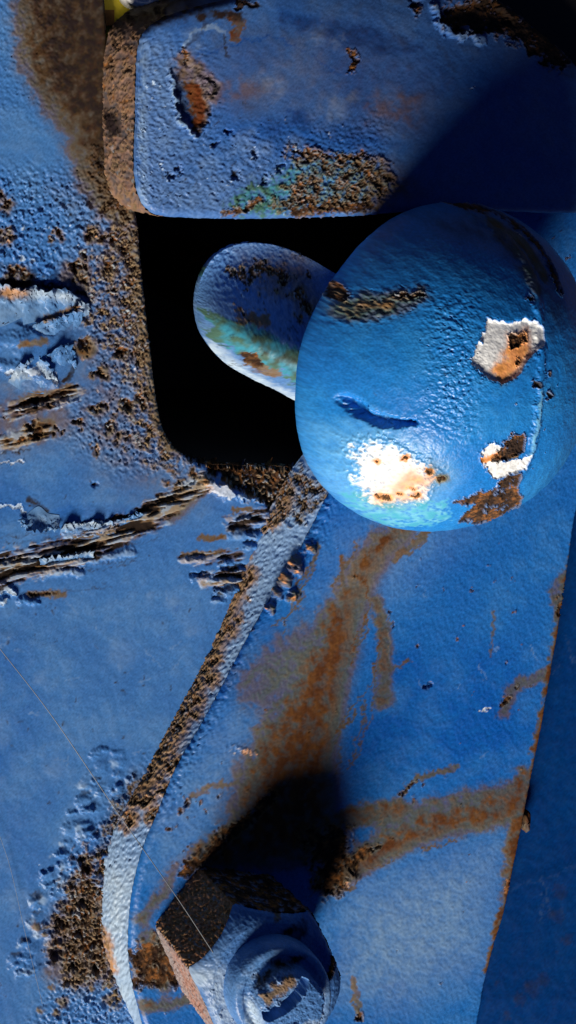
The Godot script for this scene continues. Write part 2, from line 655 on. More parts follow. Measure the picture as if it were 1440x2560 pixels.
	o.stroke(S, [20, 1105, 80, 1085, 120, 1065], 32, 0.9, 0.8)
	o.stroke(R, [50, 1103, 90, 1092], 9, 0.85)
	o.stroke(R, [-60, 1050, 10, 1042], 6, 0.7)
	o.stroke(G, [-60, 1135, 60, 1128, 75, 1120], 2.6, 0.8)
	o.stroke(L, [-60, 1160, 20, 1158, 60, 1150], 4, 0.75)
	o.stroke(B, [-60, 1080, 10, 1100, 30, 1120], 34, 0.8, 0.9)
	# long torn band, rising to the right
	o.stroke(S, [-60, 1440, 90, 1410, 220, 1365, 330, 1320, 420, 1255, 500, 1215], 36, 0.62, 0.9, 42)
	o.stroke(S, [430, 1270, 480, 1220], 52, 0.75, 0.9)
	o.stroke(K, [-60, 1440, 60, 1410, 200, 1372, 320, 1320, 420, 1258, 500, 1205], 62, 1.0, 0.7, 40)
	o.stroke(K, [-60, 1425, 100, 1405, 230, 1365, 320, 1330], 40, 1.0, 0.6, 24)
	o.stroke(K, [380, 1290, 450, 1240, 500, 1200], 52, 0.95, 0.7, 36)
	for k in [[-60, 1404, 20, 1400, 110, 1395, 190, 1380, 260, 1362, 6], [180, 1346, 230, 1340, 280, 1325, 292, 1318, 292, 1318, 4], [-60, 1428, 30, 1424, 110, 1420, 160, 1418, 205, 1420, 3], [330, 1292, 370, 1268, 430, 1240, 470, 1210, 500, 1190, 6], [160, 1314, 200, 1310, 240, 1302, 290, 1296, 350, 1286, 3]]:
		var pts: Array = [k[0], k[1], k[2], k[3], k[4], k[5], k[6], k[7], k[8], k[9]]
		o.stroke(G, pts, k[10], 0.95, 0.8, 2)
		o.stroke(H, pts, k[10] * 1.6, -k[10] * 1.2, 0.9, 3)
	for k in [[120, 1412, 240, 1398, 330, 1380, 9], [170, 1330, 240, 1322, 290, 1312, 11], [110, 1436, 150, 1428, 200, 1432, 9]]:
		o.stroke(H, [k[0], k[1], k[2], k[3], k[4], k[5]], k[6] * 1.8, 6, 0.95)
		o.stroke(C, [k[0], k[1], k[2], k[3], k[4], k[5]], k[6] * 1.4, 0.8, 0.95)
	o.stroke(K, [30, 1030, 120, 1005, 190, 980], 34, 0.8, 0.9)
	o.stroke(K, [-40, 1110, 40, 1100, 110, 1080], 40, 0.7, 0.9)
	o.stroke(K, [460, 1400, 600, 1390], 26, 0.55, 0.9)
	o.stroke(K, [520, 1450, 600, 1440], 36, 0.7, 0.9)
	o.stroke(K, [580, 1310, 660, 1290], 36, 0.7, 0.9)
	for k in [[-60, 1480, 80, 1484, 280, 1470], [20, 1358, 100, 1350, 180, 1336], [60, 1400, 240, 1425, 340, 1405], [200, 1416, 270, 1408, 340, 1398], [-60, 1345, 40, 1340, 140, 1333], [250, 1374, 330, 1362, 400, 1348]]:
		o.stroke(G, k, 2.0, 0.65, 0.9)
	o.stroke(R, [78, 1484, 110, 1484, 140, 1484], 7, 0.9, 0.7, 4)
	o.stroke(S, [75, 1484, 160, 1484], 14, 0.8, 0.9)
	o.stroke(H, [50, 1500, 90, 1503], 12, 8, 0.9)
	o.stroke(B, [150, 1285, 260, 1275, 330, 1290], 30, 0.8, 0.9)
	o.stroke(G, [70, 1250, 95, 1262, 118, 1278], 10, 0.8)
	o.stroke(L, [0, 1266, 50, 1264, 62, 1285], 5, 0.8)
	o.blob(R, 237, 1210, 10, 0.8)
	o.blob(H, 237, 1210, 12, -10)
	o.stroke(L, [-40, 1470, 15, 1470, 30, 1480], 10, 0.8)
	o.stroke(H, [-40, 1470, 15, 1470, 30, 1480], 14, 9)
	o.blob(L, 10, 1500, 14, 0.75)
	o.blob(H, 5, 1500, 18, 9)
	# rusted lip under the slot and lumps of white filler
	o.area(R, [470, 1140, 760, 1120, 800, 1300, 690, 1300, 665, 1262, 610, 1240, 580, 1215, 545, 1190], 1.0, 14)
	o.area(P, [520, 1160, 760, 1120, 780, 1290, 690, 1280, 620, 1232], 0.7, 20)
	o.area(G, [650, 1180, 780, 1150, 780, 1290, 690, 1262], 0.25, 26)  # right end of the lip darkened, shade painted in
	o.area(H, [470, 1140, 760, 1120, 800, 1300, 690, 1300, 665, 1262, 610, 1240, 580, 1215, 545, 1190], -12, 9)
	o.stroke(L, [522, 1210, 545, 1228, 565, 1222, 572, 1238], 20, 0.95, 0.6, 12)
	o.stroke(H, [522, 1205, 545, 1222, 565, 1218, 572, 1234], 24, 13, 0.8)
	o.stroke(L, [600, 1240, 640, 1244, 655, 1250], 9, 0.9)
	o.stroke(H, [600, 1240, 640, 1244, 655, 1250], 12, 10)
	o.stroke(S, [420, 1280, 500, 1225], 34, 0.6, 0.9)
	for k in [[600, 1320, 24, 14], [628, 1290, 26, 12], [598, 1308, 18, 10], [640, 1325, 18, 10], [560, 1392, 16, 6], [625, 1355, 16, 7], [490, 1387, 20, 6], [500, 1432, 20, 7], [590, 1415, 30, 10], [560, 1438, 22, 9], [600, 1436, 24, 9], [560, 1470, 18, 8], [580, 1460, 20, 8], [545, 1486, 12, 8]]:
		o.stroke(G, [k[0] - k[2], k[1] + 3, k[0] + k[2], k[1]], k[3] * 0.7, 0.85, 0.8)
		o.stroke(H, [k[0] - k[2], k[1] + 3, k[0] + k[2], k[1]], k[3], -6, 0.9)
		o.stroke(H, [k[0] - k[2], k[1] + 16, k[0] + k[2], k[1] + 14], k[3] * 1.2, 4, 0.95)
		o.blob(C, k[0] - 8, k[1] + 14, k[3] * 1.5, 0.8)  # painted highlight at the lower left of each lump
	for k in [[500, 1345, 560, 1345], [460, 1386, 560, 1380], [515, 1458, 590, 1454], [580, 1275, 625, 1275]]:
		o.stroke(S, k, 9, 0.85, 0.8)
	# smooth field: bruises and specks
	o.area(B, [-100, 1480, 60, 1600, 80, 2200, -100, 2300], 0.4, 60)
	o.area(B, [420, 1640, 560, 1560, 450, 1850, 330, 1900], 0.12, 60)  # soft shade beside the arm, painted as deeper blue
	o.area(B, [-100, 1150, 60, 1190, 80, 1290, -100, 1280], 0.45, 40)
	o.blob(B, 443, 1522, 10, 0.9)
	for s in 70:
		var bx := rng.randf_range(-60, 520)
		var by := rng.randf_range(1450, 2000)
		o.blob(B if s % 3 else G, bx, by, rng.randf_range(2.5, 6.0), 0.8)
	for s in 40:
		var ax := rng.randf_range(0, 540)
		var ay := rng.randf_range(1180, 2500)
		o.stroke(G, [ax, ay, ax + rng.randf_range(-2, 2), ay + rng.randf_range(4, 11)], 2.0, 0.8)
	o.chalk = Color(0.20, 0.32, 0.52)
	for s in 26:
		var ax := rng.randf_range(-20, 520)
		var ay := rng.randf_range(1460, 2050)
		o.stroke(C, [ax, ay, ax + rng.randf_range(-40, 60), ay + rng.randf_range(-20, 50)], 1.8, 0.5, 0.9)
	for s in 16:
		o.blob(C, rng.randf_range(-20, 480), rng.randf_range(1480, 2300), rng.randf_range(14, 60), 0.22, 0.95)
	# lumpy weld spatter and crust beside the foot of the arm
	o.area(R, [330, 1960, 285, 2040, 250, 2130, 210, 2120, 165, 2210, 160, 2280, 130, 2310, 140, 2400, 170, 2460, 262, 2440, 300, 2520, 330, 2300, 420, 2000], 0.62, 30)
	o.area(P, [380, 1890, 285, 1990, 230, 2090, 160, 2200, 110, 2330, 140, 2440, 80, 2560, 100, 2720, 420, 2720, 420, 2000], 0.6, 50)
	o.area(G, [330, 1930, 270, 2020, 235, 2110, 262, 2160, 320, 2040, 400, 1920], 0.35, 26)  # shade along the arm's foot, painted into the plate
	o.area(S, [190, 2200, 130, 2300, 120, 2440, 200, 2470, 290, 2440, 270, 2250], 0.55, 40)
	for s in 90:
		var t := rng.randf()
		var cx := lerpf(300, 70, t) + rng.randf_range(-70, 40)
		var cy := lerpf(1890, 2440, t) + rng.randf_range(-25, 25)
		var rad := rng.randf_range(8, 19)
		o.stroke(H, [cx, cy, cx + rng.randf_range(6, 22), cy - rng.randf_range(0, 6)], rad, rng.randf_range(2, 6), 0.95)
		if s % 5 == 0:
			o.stroke(G, [cx + 4, cy - rad, cx + 18, cy - rad - 2], rad * 0.5, 0.7, 0.9)  # dark upper side of the lump, painted shade
		if s % 3 == 0:
			o.blob(C, cx - 4, cy + 6, rad, 0.95, 0.95)  # pale lit side of the lump, painted highlight
	for p in [[205, 2255, 16], [200, 2335, 13], [140, 2385, 18], [185, 2420, 16], [240, 2425, 14], [265, 2150, 12], [215, 2165, 18], [150, 2300, 14]]:
		o.blob(G, p[0], p[1], p[2], 0.95)
		o.blob(H, p[0], p[1], p[2], -14)
	scatter(o, H, 80, 130, 2150, 300, 2600, 5, 14, 6)
	scatter(o, L, 30, 90, 2150, 300, 2600, 3, 8, 0.8)
	scatter(o, S, 14, 90, 2300, 280, 2600, 10, 30, 0.7)

	var edge := [255, -110, 264, 60, 275, 200, 305, 380, 340, 545, 350, 650, 366, 800, 381, 930, 391, 1010, 408, 1075, 436, 1120, 480, 1148, 530, 1157, 610, 1160, 690, 1163, 760, 1166, 850, 1172, 850, 1300, 760, 1480, 640, 1720, 540, 1900, 450, 2060, 420, 2180, 430, 2330, 460, 2480, 520, 2620, 560, 2700]
	var nv := 1150
	var b := curve(edge, nv)
	var plate := thing("steel_plate", "flat pale blue steel plate at left with peeling paint and a rust-pitted slot edge", "steel plate", Vector3(200, -20, 1280))
	var step := 2.5
	var gw := int(980 / step)
	var gh := int(2810 / step)
	var pos := PackedVector3Array()
	var q := PackedVector2Array()
	var inside := PackedByteArray()
	var xr := PackedFloat32Array()
	var at := 0
	for j in gh:
		var y := -110.0 + j * step
		while at < nv - 2 and b[at + 1].y < y:
			at += 1
		xr.append(lerpf(b[at].x, b[at + 1].x, clampf((y - b[at].y) / maxf(b[at + 1].y - b[at].y, 0.001), 0, 1)))
	for j in gh:
		var y := -110.0 + j * step
		for i in gw:
			var x := -110.0 + i * step
			var h := 0.0
			var d := xr[j] - x
			if d < 12.0 and d > 0.0:
				h = -8.0 * (1.0 - sqrt(1.0 - pow(1.0 - d / 12.0, 2) * 0.98))
			pos.append(spot(x, y, h))
			q.append(Vector2(x, y))
			inside.append(1 if d >= 0.0 else 0)
	# the outermost points move onto the edge itself
	var keep := inside.duplicate()
	for j in range(1, gh - 1):
		for i in range(1, gw - 1):
			var k := j * gw + i
			if inside[k] or not (inside[k - 1] or inside[k + 1] or inside[k + gw] or inside[k - gw] or inside[k + gw - 1] or inside[k - gw - 1]):
				continue
			var best := 1e9
			var hit := q[k]
			for e in nv:
				var d := q[k].distance_squared_to(b[e])
				if d < best:
					best = d
					hit = b[e]
			if best < 64.0:
				keep[k] = 1
				q[k] = hit
				pos[k] = spot(hit.x, hit.y, -9.0)
	sheet("face", plate, o, gw, gh, pos, q, Vector3.UP, 1.0, false, keep)
	# thickness along the slot
	var wall_a := PackedVector2Array()
	var wall_pos := PackedVector3Array()
	var wall_q := PackedVector2Array()
	var cut := int(nv * 0.5)
	for j in cut:
		for i in 20:
			var p := spot(b[j].x, b[j].y, -8.0)
			p.y = -8.0 - i * 9.0
			p += Vector3(-0.2, 0, 0.98) * i * 5.0 if b[j].y > 1100.0 else Vector3(-3.0 * i, 0, 0)
			wall_pos.append(p)
			wall_q.append(b[j] + Vector2(i * 6.0, i * 5.0))
	var ow := PaintMap.new(-120, -120, 1000, 1400)
	ow.area(R, [-120, -120, 1000, -120, 1000, 1400, -120, 1400], 1.0, 2)
	ow.area(G, [-120, -120, 1000, -120, 1000, 1400, -120, 1400], 0.6, 2)
	sheet("slot_edge", plate, ow, 20, cut, wall_pos, wall_q, Vector3(1, 0, -0.3))
	# curled flakes of paint
	var of := PaintMap.new(-120, 600, 420, 1480)
	of.base = Color(0.10, 0.225, 0.45)
	of.deep = Color(0.04, 0.15, 0.40)
	of.pale = Color(0.24, 0.36, 0.52)
	of.grain = 0.5
	of.seed_x = 2500.0
	of.chalk = Color(0.30, 0.39, 0.50)
	of.stroke(C, [-60, 722, 55, 732, 130, 732, 196, 750, 224, 775], 22, 0.9, 0.95)
	of.stroke(S, [-60, 730, 60, 735], 22, 0.5, 0.9)
	of.stroke(S, [110, 800, 150, 785, 200, 770], 8, 0.8, 0.9)
	of.stroke(C, [20, 940, 90, 925, 148, 955], 26, 1.2, 0.9)
	of.stroke(C, [150, 1315, 290, 1310], 16, 0.9, 0.9)
	of.stroke(C, [104, 1396, 236, 1380], 12, 0.9, 0.9)
	of.area(B, [110, 860, 190, 860, 190, 960, 110, 960], 0.4, 10)
	of.stroke(S, [150, 1345, 230, 1340, 300, 1325], 12, 0.7, 0.9)
	flake(plate, of, [-60, 800, -10, 818, 30, 806, 62, 790], [-60, 712, -20, 720, 10, 713, 58, 728], 15, 2)
	flake(plate, of, [58, 812, 96, 806, 130, 826, 166, 812, 186, 786], [50, 729, 84, 718, 118, 729, 160, 724, 200, 744], 22, 3)
	flake(plate, of, [90, 842, 130, 852, 176, 838, 204, 806], [84, 810, 124, 800, 160, 790, 206, 776], 12, 2)
	flake(plate, of, [20, 955, 60, 978, 115, 984, 146, 968], [45, 915, 85, 896, 112, 900, 148, 962], 18, 2)
	flake(plate, of, [118, 902, 142, 950, 165, 962, 184, 936], [114, 893, 140, 872, 178, 862, 190, 915], 14, 1)
	flake(plate, of, [150, 1338, 220, 1348, 290, 1332], [160, 1313, 230, 1304, 290, 1309], 15, 2)
	flake(plate, of, [62, 1290, 95, 1266, 120, 1283, 148, 1288], [46, 1301, 70, 1323, 110, 1328, 152, 1319], 12, 1)
	flake(plate, of, [100, 1412, 170, 1412, 230, 1402], [104, 1396, 170, 1388, 236, 1378], 13, 1)
	flake(plate, of, [300, 1316, 335, 1300, 358, 1288], [292, 1306, 330, 1290, 356, 1281], 10, 1)
	flake(plate, of, [185, 768, 205, 790, 222, 788], [180, 772, 200, 758, 226, 768], 20, 1)


func flake(parent: Node3D, o: PaintMap, low: Array, high: Array, lift: float, wave: float) -> void:
	var nv := 46
	var nu := 40
	var a := curve(low, nv)
	var b := curve(high, nv)
	var pos := PackedVector3Array()
	var q := PackedVector2Array()
	for j in nv:
		for i in nu:
			# up over the top and back under it: a thin shell with two faces
			var top := i < nu / 2
			var t := i / (nu / 2 - 1.0) if top else (nu - 1 - i) / (nu / 2 - 1.0)
			var p2 := a[j].lerp(b[j], t)
			p2 += Vector2(nz_fine.get_noise_2d(p2.x * 1.3, p2.y), nz_fine.get_noise_2d(p2.y, p2.x * 1.3)) * 9.0 * t
			var h := 1.0 + lift * pow(t, 1.7) * (0.8 + 0.35 * sin(j * 0.13 * wave)) + nz_mid.get_noise_2d(p2.x * 0.6, p2.y * 0.6) * 13.0 * t
			if not top:
				h -= 3.0
			pos.append(spot(p2.x, p2.y, h))
			q.append(p2)
	sheet("paint_flake", parent, o, nu, nv, pos, q, Vector3.UP, 0.15)


func build_side_plate() -> void:
	var o := PaintMap.new(1080, 900, 1640, 2720)
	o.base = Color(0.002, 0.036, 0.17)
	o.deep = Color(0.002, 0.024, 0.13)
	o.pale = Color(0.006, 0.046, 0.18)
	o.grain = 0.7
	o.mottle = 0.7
	o.stroke(C, [1250, 2235, 1330, 2205, 1460, 2160], 5, 0.12, 0.9)
	o.chalk = Color(0.06, 0.12, 0.24)
	for k in 14:
		var ax := rng.randf_range(1260, 1430)
		var ay := rng.randf_range(1500, 2500)
		o.stroke(C, [ax, ay, ax + rng.randf_range(-30, 30), ay + rng.randf_range(20, 120)], 1.8, 0.35, 0.9)
	for p in [[1400, 2230, 22], [1390, 2290, 26], [1420, 2350, 16], [1330, 2470, 26], [1300, 2500, 20], [1360, 2450, 20], [1270, 2540, 14], [1390, 2380, 10], [1240, 2460, 10]]:
		o.blob(G, p[0], p[1], p[2] * 1.2, 0.35)
	scatter(o, B, 50, 1240, 1500, 1440, 2560, 3, 9, 0.8)
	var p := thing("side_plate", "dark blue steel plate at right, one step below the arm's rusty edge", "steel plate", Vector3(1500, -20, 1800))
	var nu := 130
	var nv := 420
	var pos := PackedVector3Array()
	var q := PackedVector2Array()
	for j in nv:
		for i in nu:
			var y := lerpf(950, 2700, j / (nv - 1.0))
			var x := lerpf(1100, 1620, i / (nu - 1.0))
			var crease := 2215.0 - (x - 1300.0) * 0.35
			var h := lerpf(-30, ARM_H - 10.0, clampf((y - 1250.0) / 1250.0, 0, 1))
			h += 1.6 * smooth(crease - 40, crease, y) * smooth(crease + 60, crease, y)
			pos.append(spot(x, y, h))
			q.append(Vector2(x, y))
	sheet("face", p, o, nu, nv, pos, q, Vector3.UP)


func build_block() -> void:
	var o := PaintMap.new(150, -160, 1560, 620)
	o.base = Color(0.042, 0.128, 0.37)
	o.deep = Color(0.008, 0.075, 0.33)
	o.pale = Color(0.085, 0.155, 0.32)
	o.grain = 0.8
	o.seed_x = 5000.0
	o.stain_a = Color(0.13, 0.055, 0.014)
	o.stain_b = Color(0.12, 0.028, 0.006)
	o.chalk = Color(0.22, 0.34, 0.52)
	# films of dirt and faded paint
	o.area(S, [520, 120, 900, 60, 1100, 200, 900, 300, 700, 280, 560, 260], 0.14, 90)
	o.area(S, [900, 220, 1080, 220, 1060, 330, 900, 320], 0.26, 60)
	o.area(G, [640, -120, 1300, -120, 1300, 60, 900, 40, 700, 10], 0.3, 50)
	o.area(G, [560, 60, 760, 50, 780, 130, 600, 120], 0.16, 40)
	o.area(C, [340, 120, 470, 140, 440, 520, 340, 520], 0.28, 60)
	o.area(C, [380, 440, 760, 420, 760, 545, 380, 545], 0.22, 50)
	for k in 30:
		o.blob(C, rng.randf_range(360, 900), rng.randf_range(80, 520), rng.randf_range(14, 50), 0.3, 0.95)
		o.blob(G, rng.randf_range(360, 1200), rng.randf_range(20, 520), rng.randf_range(14, 60), 0.22, 0.95)
	# pits and chips of the worn left end
	o.area(P, [340, 60, 520, 120, 560, 320, 960, 300, 960, 540, 340, 545], 0.36, 50)
	o.area(C, [350, 100, 372, 110, 370, 520, 350, 500], 0.7, 20)
	scatter(o, L, 30, 350, 120, 420, 520, 3, 8, 0.8)
	scatter(o, G, 70, 380, 260, 960, 540, 3, 8, 0.85)
	scatter(o, L, 40, 500, 300, 860, 540, 3, 8, 0.65)
	for p in [[590, 440, 14], [540, 362, 9], [640, 385, 8], [430, 440, 9], [570, 328, 7], [450, 425, 7], [760, 500, 8], [700, 420, 9], [660, 450, 9]]:
		o.blob(G, p[0], p[1], p[2], 0.9)
		o.blob(H, p[0], p[1], p[2] * 1.3, -10)
		o.blob(L, p[0] - p[2], p[1] + p[2], p[2] * 0.7, 0.7)
	# the torn chip
	o.area(H, [440, 215, 470, 150, 500, 190, 520, 240, 522, 280, 505, 330, 490, 345, 465, 295, 445, 275], -12, 10)
	o.area(S, [462, 215, 490, 202, 508, 225, 520, 270, 514, 300, 495, 332, 485, 300, 478, 250], 1.3, 8)
	o.stroke(G, [508, 215, 522, 245, 524, 290, 506, 326], 4, 0.8)
	o.area(G, [440, 215, 470, 205, 480, 260, 470, 300, 445, 275], 0.55, 10)
	o.area(S, [440, 150, 470, 130, 510, 160, 560, 215, 545, 260, 520, 250, 480, 200, 450, 205], 0.5, 22)
	o.area(S, [520, 215, 640, 190, 700, 230, 620, 270, 540, 255], 0.3, 60)
	o.stroke(G, [485, 172, 520, 195, 545, 215, 535, 235], 8, 0.9, 0.8)
	o.stroke(H, [485, 172, 520, 195, 545, 215, 535, 235], 10, -7, 0.9)
	o.stroke(R, [455, 120, 468, 150], 9, 0.8)
	o.stroke(C, [425, 180, 435, 225, 445, 285, 460, 310, 490, 345], 9, 0.9, 0.9)
	o.stroke(H, [425, 180, 435, 225, 445, 285, 460, 310, 490, 345], 9, 7)
	o.stroke(G, [470, 118, 510, 70, 540, 35], 7, 0.5)
	o.stroke(C, [455, 120, 490, 75, 540, 65, 560, 85], 9, 0.7, 0.9)
	# dirt along the top edge
	o.stroke(G, [300, 75, 380, 48, 450, 30, 560, -10], 36, 0.9, 0.8)
	o.stroke(G, [505, 40, 560, 35, 600, 40], 20, 0.95, 0.8)
	o.stroke(S, [580, 40, 600, 60, 590, 90], 16, 0.9)
	o.stroke(G, [560, 90, 568, 150], 5, 0.8)
	o.stroke(G, [600, 5, 640, 15], 14, 0.95)
	o.stroke(R, [595, 10, 640, 10], 10, 0.9)
	# brush marks
	o.stroke(B, [480, 138, 560, 118, 640, 95, 690, 92, 740, 120, 800, 155, 850, 190], 5, 0.9, 0.8)
	o.area(B, [560, 330, 760, 290, 960, 330, 1010, 370, 800, 380, 620, 400], 0.6, 30)
	o.area(B, [700, 30, 860, 50, 1010, 90, 1080, 130, 960, 140, 820, 105, 700, 60], 0.65, 16)
	o.area(G, [700, 35, 860, 55, 1010, 92, 1080, 130, 960, 136, 820, 100, 700, 58], 0.35, 14)
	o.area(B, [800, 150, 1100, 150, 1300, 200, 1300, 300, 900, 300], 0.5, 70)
	o.area(B, [722, 275, 755, 272, 785, 305, 760, 322, 730, 308], 0.9, 8)
	o.area(G, [722, 275, 755, 272, 785, 305, 760, 322, 730, 308], 0.3, 8)
	o.stroke(R, [880, 130, 895, 150, 880, 180], 9, 0.65)
	# mottled green and brown patch with rust on the bottom edge
	o.area(T, [585, 470, 700, 440, 730, 390, 860, 380, 960, 410, 990, 470, 900, 530, 700, 545, 570, 540], 0.62, 24)
	o.area(R, [725, 375, 830, 385, 960, 400, 1000, 450, 950, 520, 720, 545, 690, 510, 740, 440], 0.50, 22)
	o.area(P, [560, 440, 720, 380, 960, 390, 1000, 480, 900, 545, 570, 545], 0.36, 26)
	o.stroke(R, [735, 378, 790, 388, 850, 395, 920, 388], 10, 0.8)
	o.stroke(R, [570, 535, 610, 525, 650, 500], 14, 0.7)
	o.stroke(R, [740, 530, 820, 520, 920, 515], 20, 0.85)
	o.area(S, [900, 380, 1000, 420, 1060, 480, 960, 540, 880, 500], 0.3, 40)
	# rust hole, grime and painted shade of the far end
	o.area(R, [1095, 20, 1240, -10, 1360, 70, 1430, 150, 1400, 180, 1300, 110, 1215, 75, 1190, 85, 1165, 75, 1130, 78, 1100, 50], 0.92, 14)
	o.area(H, [1095, 20, 1240, 0, 1290, 60, 1215, 75, 1190, 85, 1165, 75, 1130, 78, 1100, 50], -12, 8)
	o.area(G, [1110, 20, 1290, 0, 1440, 130, 1440, 200, 1300, 110, 1190, 70], 0.7, 24)
	o.stroke(C, [1085, 20, 1100, 60, 1125, 85, 1150, 90, 1180, 70, 1200, 105], 12, 0.5, 0.9)
	o.stroke(H, [1085, 20, 1100, 60, 1125, 85, 1150, 90, 1180, 70, 1200, 105], 13, 8)
	o.blob(G, 1038, 10, 20, 1.0)
	o.blob(R, 1038, 20, 26, 0.7)
	o.blob(H, 1038, 10, 20, -14)
	o.area(G, [900, -100, 1640, -100, 1640, 560, 980, 560, 960, 300, 1000, 160], 0.15, 150)  # wide dark wash that stands in for shade here
	o.stroke(G, [1100, 120, 1130, 170], 20, 0.5, 0.9)
	o.blob(L, 1184, 224, 6, 0.85)

	var n := 470
	var top := curve([342, 300, 344, 190, 349, 120, 368, 74, 410, 44, 500, 14, 640, -18, 800, -52, 960, -66, 1100, -58, 1200, -28, 1262, 6, 1330, 56, 1400, 116, 1450, 168, 1520, 230, 1580, 280, 1620, 320], n)
	var low := curve([342, 300, 339, 380, 340, 440, 350, 490, 372, 525, 408, 541, 500, 547, 640, 549, 760, 546, 900, 541, 1000, 533, 1120, 528, 1280, 530, 1400, 534, 1560, 520, 1620, 420, 1620, 320], n)
	var block := thing("locking_block", "thick blue block with a rounded rusty corner and a torn rust chip", "steel block", Vector3(800, 0, 250))
	var nu := 250
	var pos := PackedVector3Array()
	var q := PackedVector2Array()
	for j in n:
		var span := top[j].distance_to(low[j])
		for i in nu:
			var t := i / (nu - 1.0)
			var p2 := top[j].lerp(low[j], t)
			var p := spot(p2.x, p2.y, 322 - block_fall(p2))
			# the top falls away towards the far upper corner and is rounded at its edges
			var e := minf(minf(t, 1.0 - t) * span, minf(top[j].distance_to(top[0]), low[j].distance_to(low[0])))
			var d := clampf(1.0 - e / 24.0, 0.0, 1.0)
			p.y -= 20.0 * (1.0 - sqrt(1.0 - d * d * 0.97))
			pos.append(p)
			q.append(p2)
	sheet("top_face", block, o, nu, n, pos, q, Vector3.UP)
	# sides, from the edge of the top down to the plate
	var o2 := PaintMap.new(150, -160, 1560, 620)
	o2.base = Color(0.042, 0.128, 0.37)
	o2.deep = o.deep
	o2.pale = o.pale
	o2.seed_x = 7000.0
	o2.stain_a = Color(0.44, 0.24, 0.16)
	o2.stain_b = Color(0.24, 0.11, 0.065)
	o2.area(R, [150, -160, 420, -160, 420, 620, 150, 620], 0.26, 10)
	o2.area(S, [150, -160, 420, -160, 420, 620, 150, 620], 0.75, 10)
	o2.area(P, [150, 300, 420, 300, 420, 620, 150, 620], 0.35, 40)
	o2.area(G, [262, 270, 300, 275, 308, 340, 268, 350], 0.95, 10)
	o2.area(G, [240, 30, 500, -60, 500, 20, 370, 50, 300, 80], 0.85, 30)
	o2.blob(L, 287, 213, 7, 0.95)
	scatter(o2, S, 14, 262, 330, 340, 540, 8, 22, 0.95)
	scatter(o2, L, 26, 262, 120, 345, 540, 3, 9, 0.8)
	var out_top := curve([258, 300, 258, 210, 262, 130, 277, 72, 312, 34, 370, 10, 450, -6, 540, -8, 672, -20, 815, -32, 940, -25, 1029, 2, 1145, 77, 1200, 130, 1261, 187, 1340, 240, 1400, 290, 1450, 310], n)
	side("end_face", block, o2, top, out_top, 322, 4)
	var out_low := PackedVector2Array()
	var lo := curve([258, 300, 260, 380, 265, 440, 286, 492, 325, 522, 380, 528, 470, 515, 600, 515, 720, 513, 850, 508, 930, 500, 1020, 495, 1160, 496, 1270, 498, 1400, 490, 1450, 420, 1450, 310], n)
	side("lower_face", block, o2, low, lo, 322, 4)


func block_fall(p: Vector2) -> float:
	var t := maxf(0.0, (p.x - 560.0) * 0.82 - (p.y - 330.0) * 0.55)
	return 0.00034 * t * t


# a side wall between an upper and a lower outline
func side(called: String, parent: Node3D, o: PaintMap, up: PackedVector2Array, low: PackedVector2Array, hu: float, hl: float) -> void:
	var n := up.size()
	var nu := 46
	var pos := PackedVector3Array()
	var q := PackedVector2Array()
	var mid := Vector3.ZERO
	for j in n:
		for i in nu:
			var t := i / (nu - 1.0)
			var p2 := up[j].lerp(low[j], t)
			var a := spot(up[j].x, up[j].y, hu - block_fall(up[j]))
			a.y -= 20.0
			var b := spot(low[j].x, low[j].y, hl)
			# sheer below a rounded shoulder
			var p := a.lerp(b, t)
			var o2 := Vector3(b.x - a.x, 0, b.z - a.z) * (sin(t * PI) * 0.06)
			pos.append(p + o2)
			q.append(p2)
	var out := Vector3(low[n / 3].x - up[n / 3].x, 0, low[n / 3].y - up[n / 3].y)
	if called == "lower_face":
		out = Vector3(-0.2, 0, 1)
	sheet(called, parent, o, nu, n, pos, q, out)


